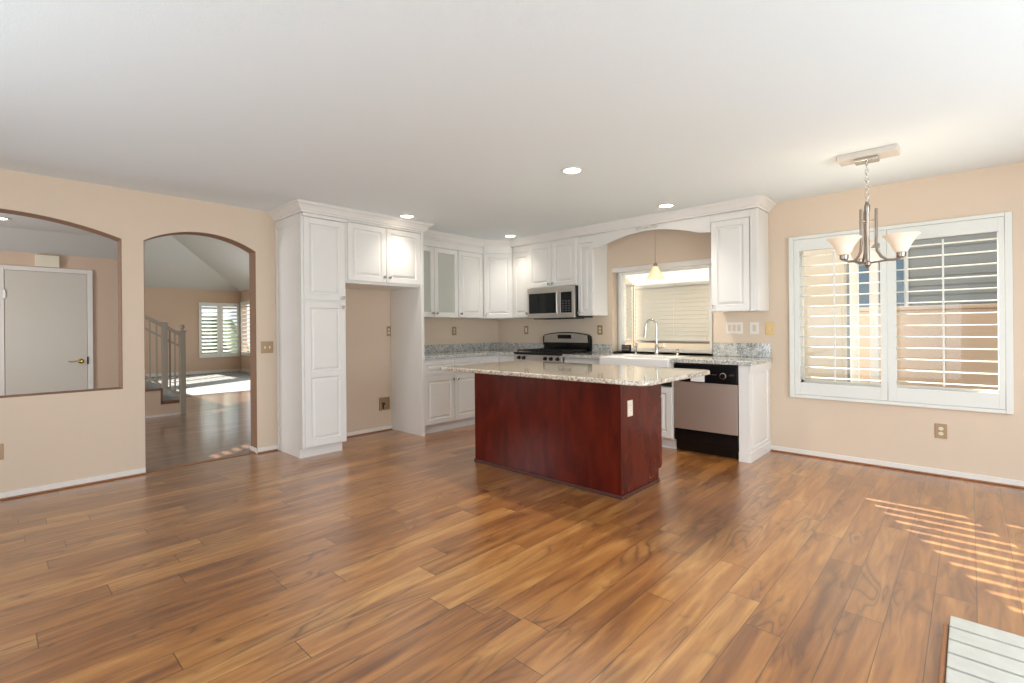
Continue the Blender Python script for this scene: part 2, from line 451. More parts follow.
# entry wall holding the flat door (x = -3.4) and return
bm = BM(); box(bm, -3.52, YF, 0, -3.4, -3.76, 2.225); box(bm, -11, -3.88, 0, -3.52, -3.76, 2.225)
struct('wall_entry', bm, M['wall_entry'], 'peach entry wall holding the flat grey-white door')
# right and rear walls of the kitchen room, with unseen openings for fill lamps
bm = BM(); box(bm, XR, YF, 0, XR+0.12, -5.0, H); box(bm, XR, -5.0, 2.2, XR+0.12, -1.2, H); box(bm, XR, -1.2, 0, XR+0.12, TB, H)
struct('wall_side', bm, M['wall'], 'peach wall behind the fireplace side')
bm = BM(); box(bm, -11, YF-0.12, 0, -2.3, YF, H); box(bm, -2.3, YF-0.12, 2.2, -1.1, YF, H); box(bm, -1.1, YF-0.12, 0, 1.6, YF, H); box(bm, 1.6, YF-0.12, 2.2, 5.2, YF, H); box(bm, 5.2, YF-0.12, 0, XR+0.12, YF, H)
struct('wall_rear', bm, M['wall'], 'peach rear wall behind the viewpoint')

# living-room ceilings
S = 0.49; CAP = 4.2; L0 = -3.76
dcap = (CAP - H) / S
bm = BM()
def quad(*p): bm.faces.new([bm.verts.new(q) for q in p])
xa = -11 + dcap; yb = -dcap
# unseen slots added in the slope so sun falls as four floor patches
def zs2(y): return H + S * (-y)
quad((-11, 0, H), (-11, L0, H), (xa, L0, CAP), (xa, yb, CAP))                      # slope from far wall
SLOTX0, SLOTX1 = -2.35, -1.85
slots = []
for k in range(4):
    y0_ = -0.112 - 0.070 * k; xc = -2.165 + 0.043 * k
    slots.append((y0_, y0_ - 0.040, xc - 0.085, xc + 0.085))
quad((-11, 0, H), (xa, yb, CAP), (SLOTX0, yb, CAP), (SLOTX0, 0, H))
quad((SLOTX1, 0, H), (SLOTX1, yb, CAP), (-T, yb, CAP), (-T, 0, H))
prev = 0.0
def slot_quad(x0, x1, y0, y1): quad((x0, y0, zs2(y0)), (x1, y0, zs2(y0)), (x1, y1, zs2(y1)), (x0, y1, zs2(y1)))
for a, b, xl, xr in slots:
    slot_quad(SLOTX0, SLOTX1, prev, a); slot_quad(SLOTX0, xl, a, b); slot_quad(xr, SLOTX1, a, b); prev = b
quad((SLOTX0, prev, zs2(prev)), (SLOTX1, prev, zs2(prev)), (SLOTX1, yb, CAP), (SLOTX0, yb, CAP))
quad((xa, yb, CAP), (xa, L0, CAP), (-T, L0, CAP), (-T, yb, CAP))
quad((-T, L0, H), (-T, L0, CAP), (-T, yb, CAP), (-T, 0, H))
quad((-T, L0, H), (-T, -4.40, H), (-T, -4.40, 3.83), (-T, L0, CAP))
# wall above return, slope over the entry
quad((-11, L0, H), (xa, L0, CAP), (-T, L0, CAP), (-T, L0, 2.225 + S*3.28), (-3.4, L0, 2.225), (-11, L0, 2.225))
quad((-3.4, L0, 2.225), (-T, L0, 2.225 + S*3.28), (-T, -4.40, 2.225 + S*3.28), (-3.4, -4.40, 2.225))
quad((-3.4, -4.40, 2.225), (-2.84, -4.40, 2.50), (-2.84, YF, 2.50), (-3.4, YF, 2.225))
quad((-2.84, -4.40, 2.50), (-T, -4.40, 3.83), (-T, -4.40, H), (-2.84, -4.40, H))
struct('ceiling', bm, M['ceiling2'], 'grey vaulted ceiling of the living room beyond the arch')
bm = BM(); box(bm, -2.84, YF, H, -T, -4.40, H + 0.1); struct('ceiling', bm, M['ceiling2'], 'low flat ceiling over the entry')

# baseboards with quarter-round shoe
def baseboard(name, segs, label):
    bm = BM(); bs = BM()
    for (x0, y0, x1, y1, nx, ny) in segs:
        t, s = 0.012, 0.026
        box(bm, min(x0, x1, x0+nx*t, x1+nx*t), min(y0, y1, y0+ny*t, y1+ny*t), 0.0, max(x0, x1, x0+nx*t, x1+nx*t), max(y0, y1, y0+ny*t, y1+ny*t), 0.052)
        box(bs, min(x0+nx*t, x1+nx*t, x0+nx*s, x1+nx*s), min(y0+ny*t, y1+ny*t, y0+ny*s, y1+ny*s), 0.0, max(x0+nx*t, x1+nx*t, x0+nx*s, x1+nx*s), max(y0+ny*t, y1+ny*t, y0+ny*s, y1+ny*s), 0.014)
    o = struct(name, bm, M['trim'], label, bevel=0.003)
    q = link('shoe_molding', bs, M['shoe'], parent=o, bevel=0.005); q['label'] = 'brown quarter-round at the foot'
baseboard('baseboard_left', [(0, YF, 0, AD0, 1, 0), (0, AD1, 0, -3.225, 1, 0), (0, -2.78, 0, -1.87, 1, 0), (-T, AD1+0.0, 0, AD1+0.0, 0, -1)], 'low white baseboard of the left wall')
baseboard('baseboard_right', [(3.78, 0, XR, 0, 0, -1)], 'low white baseboard below the shuttered window')
bm = BM(); box(bm, -11, L0, 0, -10.985, 0, 0.09); box(bm, -11, -0.015, 0, -5.6, 0, 0.09); struct('baseboard_far', bm, M['trim'], 'white baseboard of the living room')
bm = BM(); box(bm, -0.075, AD0, 0, -0.03, AD1, 0.006); struct('trim_3', bm, M['shoe'], 'thin wood threshold strip under the arch', bevel=0.002)

# ================================================================== MAIN WINDOW + SHUTTERS
def louver_mesh(x0, x1, y, z, wd=0.089, th=0.010, tilt=0.0):
    bm = BM(); pts = []
    for k in range(12):
        a = 2 * PI * k / 12; pts.append((math.cos(a) * wd/2, math.sin(a) * th/2))
    c, s = math.cos(tilt), math.sin(tilt)
    pts = [(y + p*c - q*s, z + p*s + q*c) for p, q in pts]
    prism(bm, pts, 'x', x0, x1); return bm

wroot = bpy.data.objects.new('window_1', None); COL.objects.link(wroot); wroot.location = (4.72, 0.07, WZ0)
ROOT[wroot.name] = Vector(wroot.location); wroot['kind'] = 'structure'; wroot['label'] = 'large window behind white shutters'; wroot['category'] = 'window'
bm = BM()
box(bm, WX0, 0.10, WZ0, WX1, 0.14, WZ0+0.045); box(bm, WX0, 0.10, WZ1-0.045, WX1, 0.14, WZ1)
box(bm, WX0, 0.10, WZ0, WX0+0.045, 0.14, WZ1); box(bm, WX1-0.045, 0.10, WZ0, WX1, 0.14, WZ1); box(bm, 4.695, 0.10, WZ0, 4.745, 0.14, WZ1)
link('window_frame', bm, M['white_ext'], wroot)
bm = BM(); box(bm, WX0+0.04, 0.118, WZ0+0.04, WX1-0.04, 0.122, WZ1-0.04); link('pane', bm, M['glass'], wroot)

# outer shutter casing
SX0, SX1, SZ0, SZ1 = 3.955, 5.462, 0.545, 2.068
bm = BM()
cw = 0.042
box(bm, SX0, -0.030, SZ0, SX0+cw, 0.0, SZ1); box(bm, SX1-cw, -0.030, SZ0, SX1, 0.0, SZ1)
box(bm, SX0+cw, -0.030, SZ0, SX1-cw, 0.0, SZ0+0.03); box(bm, SX0+cw, -0.030, SZ1-0.03, SX1-cw, 0.0, SZ1)
struct('trim_4', bm, M['shutter'], 'white casing around the shuttered window', bevel=0.004)

def shutter(label, x0, x1, lx0, lx1, lz0, lz1, rodx):
    t = thing('plantation_shutter', label, 'shutter', ((x0+x1)/2, -0.01, SZ0+0.03), 'plantation shutters on the large window')
    zt, zb = SZ1-0.032, SZ0+0.032
    y0, y1 = -0.026, 0.006
    for a, b in ((x0, lx0), (lx1, x1)):
        bm = BM(); box(bm, a, y0, zb, b, y1, zt); link('stile', bm, M['shutter'], t, bevel=0.002)
    bm = BM(); box(bm, lx0, y0, zb, lx1, y1, lz0-0.004); link('bottom_rail', bm, M['shutter'], t, bevel=0.002)
    bm = BM(); box(bm, lx0, y0, lz1+0.004, lx1, y1, zt); link('top_rail', bm, M['shutter'], t, bevel=0.002)
    n = 13
    for k in range(n):
        z = lz0 + (lz1 - lz0) * (k + 0.5) / n
        link('louver', louver_mesh(lx0+0.003, lx1-0.003, -0.004, z, tilt=R(1)), M['shutter'], t, smooth=True)
    bm = BM(); box(bm, rodx-0.006, -0.066, lz0+0.03, rodx+0.006, -0.054, lz1-0.02); link('tilt_rod', bm, M['shutter'], t, bevel=0.002)
    return t
shutter('left white shutter panel with open louvers, behind the hanging lamp', SX0+cw+0.002, 4.7055, 4.045, 4.66, 0.695, 1.925, 4.33)
shutter('right white shutter panel with open louvers, beside the bare wall end', 4.7085, SX1-cw-0.002, 4.768, 5.385, 0.70, 1.925, 5.07)

# ================================================================== GARDEN WINDOW
GD = 0.42; FX0, FX1 = 2.035, 3.18; FZT = 1.78
groot = bpy.data.objects.new('window_2', None); COL.objects.link(groot); groot.location = (2.6, 0.2, GZ0)
ROOT[groot.name] = Vector(groot.location); groot['kind'] = 'structure'; groot['label'] = 'white garden window projecting outwards above the sink'; groot['category'] = 'window'
bm = BM()
yF = TB + GD - 0.12
box(bm, FX0, yF-0.03, GZ0, FX0+0.035, yF+0.02, FZT); box(bm, FX1-0.035, yF-0.03, GZ0, FX1, yF+0.02, FZT)
box(bm, FX0, yF-0.03, FZT-0.03, FX1, yF+0.02, FZT+0.015); box(bm, FX0, yF-0.03, GZ0-0.01, FX1, yF+0.02, GZ0+0.03)
for xx in (FX0, FX1-0.03):
    prism(bm, [(TB, GZ1-0.03), (yF, FZT-0.02), (yF, FZT+0.015), (TB, GZ1+0.01)], 'x', xx, xx+0.03)
    box(bm, xx, TB, GZ0-0.01, xx+0.03, yF, GZ0+0.03); box(bm, xx, 0.08, GZ0, xx+0.03, TB+0.03, GZ1)
box(bm, GX0+0.001, 0.12, GZ0, FX0-0.0005, TB+0.03, GZ1-0.056); box(bm, FX1+0.0005, 0.12, GZ0, GX1-0.001, TB+0.03, GZ1-0.056)
link('window_frame', bm, M['white_ext'], groot, bevel=0.003)
gk = mat('window_gasket', (0.30, 0.30, 0.31), 0.6)
bm = BM(); box(bm, FX0+0.0352, yF-0.034, GZ0+0.03, FX0+0.041, yF-0.030, FZT-0.03); link('gasket', bm, gk, groot)
bm = BM(); box(bm, FX0+0.008, yF-0.038, GZ0+0.03, FX0+0.014, yF-0.0305, FZT-0.03); link('gasket', bm, gk, groot)
bm = BM(); box(bm, FX0+0.041, yF-0.034, FZT-0.036, FX1-0.035, yF-0.028, FZT-0.0305); link('gasket', bm, gk, groot)
bm = BM(); prism(bm, [(TB, GZ1-0.045), (yF-0.03, FZT-0.033), (yF-0.03, FZT-0.026), (TB, GZ1-0.037)], 'x', FX0+0.03, FX0+0.034); link('gasket', bm, gk, groot)
bm = BM(); box(bm, GX0+0.002, 0.002, GZ1-0.055, GX1-0.002, TB, GZ1-0.002); link('head_board', bm, M['white'], groot)
bm = BM(); box(bm, GX0+0.002, 0.0, GZ0-0.03, GX1-0.002, yF+0.02, GZ0); link('window_ledge', bm, M['granite_warm'], groot)
bm = BM(); box(bm, FX0+0.03, 0.10, 1.035, FX1-0.03, yF-0.035, 1.045); link('window_shelf', bm, M['glass'], groot)
bm = BM(); box(bm, FX0+0.03, yF-0.055, 1.027, FX1-0.03, yF-0.035, 1.053); link('shelf_rail', bm, M['nickel'], groot)
bm = BM(); box(bm, FX0+0.03, yF, GZ0+0.02, FX1-0.03, yF+0.004, FZT-0.02); link('pane', bm, M['glass'], groot)
bm = BM(); box(bm, FX0+0.012, TB, GZ0+0.02, FX0+0.016, yF, GZ1-0.12); link('pane', bm, M['glass'], groot)
bm = BM(); box(bm, FX1-0.016, TB, GZ0+0.02, FX1-0.012, yF, GZ1-0.12); link('pane', bm, M['glass'], groot)
bm = BM(); prism(bm, [(TB, GZ1-0.012), (yF, FZT+0.0), (yF, FZT+0.005), (TB, GZ1-0.007)], 'x', FX0+0.03, FX1-0.03); link('top_pane', bm, M['glass'], groot)

# blinds
def blind_x(label, x0, x1, y, z0, z1, n, mt, tilt, rail=True):
    t = thing('venetian_blind', label, 'blind', ((x0+x1)/2, y, z0), None)
    bm = BM()
    for k in range(n):
        z = z0 + 0.02 + (z1 - z0 - 0.05) * (k + 0.5) / n
        prism(bm, [(y + c*0.031*math.cos(tilt) - s*0.002, z + c*0.031*math.sin(tilt) + s*0.001) for c, s in ((-1,-1),(1,-1),(1,1),(-1,1))], 'x', x0, x1)
    link('slats', bm, mt, t)
    bm = BM(); box(bm, x0, y-0.02, z1-0.03, x1, y+0.02, z1); link('head_rail', bm, mt, t, bevel=0.003)
    bm = BM(); box(bm, x0, y-0.02, z0, x1, y+0.02, z0+0.018); link('bottom_rail', bm, mt, t, bevel=0.003)
    bm = BM()
    bm.free()
    for f in (0.12, 0.5, 0.88):
        bm = BM(); tube(bm, [(x0+(x1-x0)*f, y-0.027, z0), (x0+(x1-x0)*f, y-0.027, z1)], 0.0016, 5); link('ladder_cord', bm, mt, t)
    return t
blind_x('cream horizontal blind lowered over the front of the garden window', FX0+0.065, FX1-0.045, yF-0.075, 1.056, FZT-0.035, 13, M['blind'], R(77))
t = thing('venetian_blind', 'narrow cream blind on the left side of the garden window', 'blind', (FX0+0.05, 0.28, 1.06))
bm = BM(); n = 13
for k in range(n):
    z = 1.08 + 0.66 * (k+0.5)/n; a = R(76); xx = FX0+0.055
    prism(bm, [(xx - c*0.028*math.cos(a) - s*0.0015, z + c*0.028*math.sin(a) + s*0.001) for c, s in ((-1,-1),(1,-1),(1,1),(-1,1))], 'y', 0.16, yF-0.16)
link('slats', bm, M['blind'], t)
bm = BM(); box(bm, FX0+0.04, 0.16, 1.74, FX0+0.075, yF-0.16, 1.765); link('head_rail', bm, M['blind'], t)
bm = BM(); box(bm, FX0+0.04, 0.16, 1.06, FX0+0.075, yF-0.16, 1.076); link('bottom_rail', bm, M['blind'], t)
t = thing('venetian_blind', 'bright white blind under the sloped glass roof of the garden window', 'blind', (2.6, 0.28, 1.8))
bm = BM(); n = 6
for k in range(n):
    f0 = k/n; f1 = (k+1.02)/n
    ya, yb_ = TB+0.0 + (yF-0.055-TB)*f0, TB+0.0 + (yF-0.055-TB)*f1
    za, zb_ = (GZ1-0.065)+(FZT-GZ1+0.045)*f0, (GZ1-0.065)+(FZT-GZ1+0.045)*f1
    prism(bm, [(ya, za+0.006), (yb_, zb_-0.006), (yb_, zb_-0.008), (ya, za+0.004)], 'x', FX0+0.04, FX1-0.04)
link('slats', bm, M['blind_white'], t)
bm = BM(); box(bm, FX0+0.04, TB-0.02, GZ1-0.085, FX1-0.04, TB-0.0, GZ1-0.058); link('head_rail', bm, M['blind_white'], t)

# ================================================================== OUTSIDE
bm = BM(); box(bm, -30, TB+0.002, -0.12, 40, 30, -0.02); struct('ground', bm, M['concrete'], 'pale concrete patio outside')
bm = BM(); box(bm, XR+0.12, -30, -0.12, 40, TB, -0.02); box(bm, -30, -30, -0.12, XR+0.12, YF-0.12, -0.02); box(bm, -40, -30, -0.12, -11.12, 30, -0.13)
struct('ground', bm, M['concrete'], 'pale concrete paving around the house')
bm = BM(); box(bm, 0.6, 2.2, -0.02, 4.05, 2.35, 2.44); tag(link('stucco_wall', bm, M['stucco_cream']), 'cream stucco wall seen through the left shutter', 'wall')
bm = BM(); box(bm, 4.06, 3.0, -0.02, 12, 3.2, 1.42); box(bm, 4.06, 2.96, 1.42, 12, 3.24, 1.47)
tag(link('block_wall', bm, M['stucco_peach'], bevel=0.01), 'tan block garden wall seen through the lower louvers', 'wall')
# patio posts and beam
for px_, lab in ((4.12, 'white patio post left of the blue glass outside'), (4.33, 'white patio post nearest the blue glass outside')):
    bm = BM(); box(bm, px_-0.045, 2.4, -0.02, px_+0.045, 2.49, 2.05); tag(link('patio_post', bm, M['white_ext'], bevel=0.006), lab, 'post')
bm = BM(); box(bm, 4.06, 2.4, 2.05, 4.5, 2.49, 2.2); tag(link('patio_beam', bm, M['white_ext'], bevel=0.006), 'white beam lying across the patio posts outside', 'beam')
# neighbour house
nh = thing('neighbor_house', 'grey sided house beyond the tan garden wall', 'house', (8, 7, -0.02))
bm = BM(); box(bm, 3.0, 7.0, -0.02, 15, 11, 4.0)
for k in range(22): box(bm, 3.0, 6.975, k*0.18, 15, 7.0, k*0.18+0.15)
link('siding_wall', bm, M['siding'], nh)
bm = BM(); prism(bm, [(6.5, 3.9), (6.5, 4.0), (9, 5.0), (11.5, 4.0), (11.5, 3.9)], 'x', 2.6, 15.4); link('roof', bm, mat('grey_roof', (0.42, 0.41, 0.40), 0.9), nh)
for xx in (3.45,):
    bm = BM(); box(bm, xx, 6.94, 1.5, xx+0.9, 6.98, 2.7); f = link('window_casing', bm, M['white_ext'], nh)
    bm = BM(); box(bm, xx+0.07, 6.92, 1.57, xx+0.83, 6.945, 2.63); link('pane', bm, M['blue_glass'], f)

# ================================================================== CABINET PARTS
def door_bm(bm, mx, wd, h, t=0.02, fr=0.055, panels=None, glassed=False, bead=True):
    """raised panel door; local u along X 0..wd, z 0..h, front at y = -t"""
    ps = panels or [(fr, fr, wd-fr, h-fr)]
    # frame: left/right stiles and rails between panels
    u0, u1 = ps[0][0], ps[0][2]
    box(bm, 0, -t, 0, u0, 0, h, mx); box(bm, u1, -t, 0, wd, 0, h, mx)
    zc = 0
    for (a, z0, b, z1) in ps:
        box(bm, a, -t, zc, b, 0, z0, mx); zc = z1
    box(bm, u0, -t, zc, u1, 0, h, mx)
    for (a, z0, b, z1) in ps:
        if glassed: continue
        bk = -t*0.45
        def ring(i, y): return [(a+i, y, z0+i), (b-i, y, z0+i), (b-i, y, z1-i), (a+i, y, z1-i)]
        rs = [ring(0, -t), ring(0.006, bk), ring(0.012, bk), ring(0.034, -t*0.95)]
        vr = [[bm.verts.new(mx @ Vector(p)) for p in r] for r in rs]
        for r0, r1 in zip(vr, vr[1:]):
            for k in range(4): bm.faces.new((r0[k], r0[(k+1)%4], r1[(k+1)%4], r1[k]))
        bm.faces.new(vr[-1])
    return bm

def knob_bm(mx, u, z, y0=-0.02):
    bm = BM()
    m2 = mx @ Matrix.Translation((u, y0, z)) @ Matrix.Rotation(PI/2, 4, 'X')
    lathe(bm, [(0.0, 0.0), (0.008, 0.0), (0.006, 0.014), (0.013, 0.018), (0.017, 0.026), (0.013, 0.033), (0, 0.035)], seg=12, mx=m2)
    return bm

def add_door(parent, mx, wd, h, knob=None, m=None, name='door', **k):
    bm = BM(); door_bm(bm, mx, wd, h, **k)
    d = link(name, bm, m or M['white'], parent, bevel=0.0015)
    if knob: link('knob', knob_bm(mx, knob[0], knob[1]), M['chrome'], d, smooth=True)
    return d

MA = lambda y, z, x=0.60: frame_mx((x, y, z), PI/2)      # faces +x: local u -> +y, front (-y local) -> +x
MB_ = lambda x, z, y=-0.60: frame_mx((x, y, z), 0.0)      # faces -y

# ---- crown profile along path (list of (x,y) corner points, outward normals by offset sign)
def crown(path, zb, zt, proj, closed=False, ends=None):
    """sweep profile along path; the outside is to the right of the direction"""
    prof = [(0.0, 0.0), (0.012, 0.0), (0.014, 0.016), (0.024, 0.022), (0.034, 0.040), (0.052, 0.062), (proj-0.012, 0.074), (proj-0.010, 0.082), (proj, 0.086), (proj, zt-zb), (0.0, zt-zb)]
    bm = BM(); rings = []
    n = len(path)
    for i, p in enumerate(path):
        p = Vector(p)
        def nrm(a, b):
            d = (Vector(b) - Vector(a)).normalized(); return Vector((d.y, -d.x))
        ns = []
        if i > 0: ns.append(nrm(path[i-1], path[i]))
        if i < n-1: ns.append(nrm(path[i], path[i+1]))
        if len(ns) == 2:
            m_ = (ns[0] + ns[1]).normalized(); m_ = m_ / max(0.3, m_.dot(ns[0]))
        else: m_ = ns[0]
        rings.append([bm.verts.new((p.x + m_.x*o, p.y + m_.y*o, zb + z)) for o, z in prof])
    for a, b in zip(rings, rings[1:]):
        for k in range(len(prof)):
            k2 = (k+1) % len(prof); bm.faces.new((a[k], a[k2], b[k2], b[k]))
    bm.faces.new(rings[0]); bm.faces.new(rings[-1][::-1])
    return bm

CT = 2.335     # top of cabinet boxes / start of crown
# ================================================================== PANTRY
PY0, PY1 = -3.222, -2.78
t = thing('pantry_cabinet', 'tall white pantry cabinet standing right of the arched doorway', 'cabinet', (0.3, (PY0+PY1)/2, 0))
bm = BM(); box(bm, 0.002, PY0, 0.0, 0.50, PY1, 0.1); box(bm, 0.002, PY0, 0.1, 0.60, PY1, CT); box(bm, 0.60, PY0, 2.303, 0.635, PY1, CT); link('body', bm, M['white'], t, bevel=0.002)
bm = BM(); box(bm, 0.50, PY0, 0, 0.522, PY1-0.01, 0.098); link('toe_kick', bm, M['white'], t)
bm = BM()   # applied side panel edge strips
box(bm, 0.003, PY0-0.006, 0.0, 0.035, PY0, CT); box(bm, 0.575, PY0-0.006, 0.1, 0.600, PY0, CT); box(bm, 0.035, PY0-0.006, 2.25, 0.575, PY0, CT)
link('side_panel', bm, M['white'], t)
wD = PY1 - PY0 - 0.03
add_door(t, MA(PY0+0.015, 0.115), wD, 1.385, (wD-0.03, 1.335), panels=[(0.06, 0.06, wD-0.06, 0.655), (0.06, 0.715, wD-0.06, 1.325)])
add_door(t, MA(PY0+0.015, 1.515), wD, 0.785, (wD-0.03, 0.03))
# ================================================================== FRIDGE SURROUND
FY1 = -1.835
t = thing('refrigerator_cabinet', 'white over-refrigerator cabinet with two doors above the empty alcove', 'cabinet', (0.3, -2.3, 0))
bm = BM(); box(bm, 0.002, PY1+0.001, 1.70, 0.60, FY1-0.036, CT); box(bm, 0.60, PY1+0.001, 2.318, 0.635, FY1-0.036, CT); link('body', bm, M['white'], t, bevel=0.002)
bm = BM(); box(bm, 0.002, FY1-0.035, 0.0, 0.635, FY1, CT); pn = link('side_panel', bm, M['white'], t, bevel=0.002)
w2 = (FY1-0.036 - PY1 - 0.03) / 2
add_door(t, MA(PY1+0.022, 1.73), w2, 0.585, (w2-0.03, 0.055))
add_door(t, MA(PY1+0.028+w2, 1.73), w2, 0.585, (0.03, 0.055))
cr = crown([(0.002, PY0-0.0075), (0.637, PY0-0.0075), (0.637, FY1+0.0015), (0.34, FY1+0.0015)], CT+0.001, H-0.002, 0.085)
tag(link('crown_molding', cr, M['white'], bevel=0.0), 'white crown molding above the pantry and refrigerator alcove', 'molding')

# ================================================================== UPPER CABINETS, LEFT WALL
UB, UD, DT = 1.372, 0.33, 2.25
t = thing('glass_door_cabinet', 'white wall cabinet with two glass doors beside the refrigerator alcove', 'cabinet', (0.16, -1.45, UB))
y0, y1 = FY1+0.002, -1.06
bm = BM()
box(bm, 0.002, y0, UB, 0.012, y1, CT); box(bm, 0.012, y0, UB, UD-0.02, y0+0.018, CT); box(bm, 0.012, y1-0.018, UB, UD-0.02, y1, CT)
box(bm, 0.012, y0+0.018, UB, UD-0.02, y1-0.018, UB+0.02); box(bm, 0.012, y0+0.018, DT, UD-0.02, y1-0.018, CT); box(bm, UD-0.02, y0, DT, UD, y1, CT)
link('body', bm, M['white'], t)
for zz in (1.66, 1.93):
    bm = BM(); box(bm, 0.013, y0+0.019, zz, UD-0.06, y1-0.019, zz+0.018); link('shelf', bm, M['white'], t)
wd = (y1 - y0) / 2
for k in range(2):
    mx = MA(y0 + 0.003 + wd*k, UB+0.005, UD-0.02)
    d = add_door(t, mx, wd-0.006, DT-UB-0.01, (wd-0.035 if k == 0 else 0.03, 0.045), glassed=True, fr=0.058)
    bm = BM(); box(bm, 0.055, -0.012, 0.055, wd-0.061, -0.008, DT-UB-0.065, mx); link('glass_pane', bm, M['frost'], d)
t = thing('wall_cabinet', 'plain white wall cabinet between glass cabinet and corner cabinet', 'cabinet', (0.16, -0.84, UB))
bm = BM(); box(bm, 0.002, -1.058, UB, UD-0.02, -0.612, CT); box(bm, UD-0.02, -1.058, DT, UD, -0.612, CT); link('body', bm, M['white'], t)
add_door(t, MA(-1.054, UB+0.005, UD-0.02), 0.436, DT-UB-0.01, (0.03, 0.045))
# diagonal corner cabinet
t = thing('corner_cabinet', 'white diagonal corner wall cabinet above the counter corner', 'cabinet', (0.25, -0.25, UB))
bm = BM(); prism(bm, [(0.002, -0.002), (0.002, -0.61), (0.318, -0.61), (0.61, -0.318), (0.61, -0.002)], 'z', UB-0.006, CT); box(bm, 0.006, -0.02, DT-UB+0.004, 0.380, 0, CT-UB, frame_mx((0.318+0.012, -0.61+0.012, UB), PI/4)); link('body', bm, M['white'], t)
mxd = frame_mx((0.318+0.012, -0.61+0.012, UB), PI/4)
add_door(t, mxd, 0.385, DT-UB, (0.03, 0.045))
# narrow cabinet left of microwave
t = thing('wall_cabinet', 'narrow white wall cabinet left of the microwave', 'cabinet', (0.76, -0.16, UB))
bm = BM(); box(bm, 0.612, -UD+0.02, UB, 0.93, -0.002, CT); box(bm, 0.64, -UD, DT, 0.93, -UD+0.02, CT); link('body', bm, M['white'], t)
add_door(t, MB_(0.625, UB+0.005, -UD+0.02), 0.298, DT-UB-0.01, (0.265, 0.045))
# microwave cabinet
MX0, MX1 = 0.94, 1.70
t = thing('wall_cabinet', 'short white two-door wall cabinet directly above the microwave', 'cabinet', ((MX0+MX1)/2, -0.18, 1.74))
bm = BM(); box(bm, 0.932, -UD-0.01, 1.745, 1.708, -0.002, CT); link('body', bm, M['white'], t)
add_door(t, MB_(0.938, 1.752, -UD-0.01), 0.380, 0.56, (0.350, 0.035))
add_door(t, MB_(1.322, 1.752, -UD-0.01), 0.380, 0.56, (0.030, 0.035))
# narrow cabinet right of microwave
t = thing('wall_cabinet', 'narrow white wall cabinet right of the microwave beside the garden window', 'cabinet', (1.815, -0.16, UB))
bm = BM(); box(bm, 1.71, -UD+0.02, UB, 1.925, -0.002, CT); box(bm, 1.71, -UD, DT, 1.925, -UD+0.02, CT); link('body', bm, M['white'], t)
add_door(t, MB_(1.714, UB+0.005, -UD+0.02), 0.205, DT-UB-0.01, (0.025, 0.035), fr=0.045)
# right-hand upper cabinet
t = thing('wall_cabinet', 'wide white wall cabinet right of the garden window, above the dishwasher', 'cabinet', (3.55, -0.16, UB))
bm = BM(); box(bm, 3.33, -UD+0.02, UB, 3.772, -0.002, CT)
box(bm, 3.70, -UD, UB, 3.772, -UD+0.02, CT); box(bm, 3.33, -UD, DT+0.015, 3.70, -UD+0.02, CT)
for xx in (3.715, 3.735, 3.755): box(bm, xx-0.004, -UD-0.004, UB+0.03, xx+0.004, -UD, CT-0.02)
link('body', bm, M['white'], t, bevel=0.0015)
add_door(t, MB_(3.336, UB+0.005, -UD+0.02), 0.358, DT-UB+0.005, (0.025, 0.045), t=0.024)
# valance
bm = BM(); n = 24
va, vb = 1.926, 3.329
def vz(x):
    s = (x - va) / (vb - va); e = min(s, 1-s)
    base = 2.168; top = 2.285
    if e < 0.09: return base + 0.012 * (e/0.09)
    q = (e - 0.09) / 0.41
    return base + 0.012 + (top-base-0.012) * math.sin(q * PI/2) ** 0.9
for k in range(n*2):
    xa_, xb_ = va + (vb-va)*k/(2*n), va + (vb-va)*(k+1)/(2*n)
    prism(bm, [(xa_, vz(xa_)), (xb_, vz(xb_)), (xb_, CT), (xa_, CT)], 'y', -UD, -UD+0.02)
bmesh.ops.remove_doubles(bm, verts=bm.verts, dist=1e-5)
val = tag(link('arched_valance', bm, M['white']), 'white arched valance board spanning above the garden window', 'valance')
bm = BM()   # carved scroll applique
for s in (-1, 1):
    pts = []
    for k in range(26):
        a = k / 25 * 2.6 * PI; rr = 0.018 * (1 - k/34)
        pts.append((2.63 + s*(0.115 - rr*math.cos(a)*1.3 - 0.001*k), -UD-0.003, 2.312 - abs(0.0) + rr*math.sin(a)))
    tube(bm, pts, 0.0035, 6)
    pts = [(2.63 + s*(0.01 + 0.1*k/12), -UD-0.003, 2.318 - 0.012*math.sin(k/12*PI*2)) for k in range(13)]
    tube(bm, pts, 0.004, 6)
    for q in range(4):
        lathe(bm, [(0, -0.006), (0.007, -0.003), (0.007, 0.003), (0, 0.006)], (2.63 + s*(0.03+0.032*q), -UD-0.003, 2.306+0.01*(q % 2)), 8)
lathe(bm, [(0, -0.014), (0.012, -0.006), (0.012, 0.006), (0, 0.014)], (2.63, -UD-0.003, 2.315), 10)
link('carved_applique', bm, mat('applique_shadow_white', (0.80, 0.79, 0.76), 0.5), val, smooth=True)
# crown along left uppers, corner, right wall
path = [(UD, FY1+0.0), (UD, -0.61), (0.61, -UD), (3.774, -UD), (3.774, -0.002)]
cr = crown([(UD+0.002, FY1+0.09), (UD+0.002, -0.6115), (0.6015, -UD-0.012), (3.7735, -UD-0.012), (3.7735, -0.002)], CT+0.001, H-0.002, 0.08)
tag(link('crown_molding', cr, M['white']), 'long white crown molding from the glass cabinet around the corner to the window valance', 'molding')

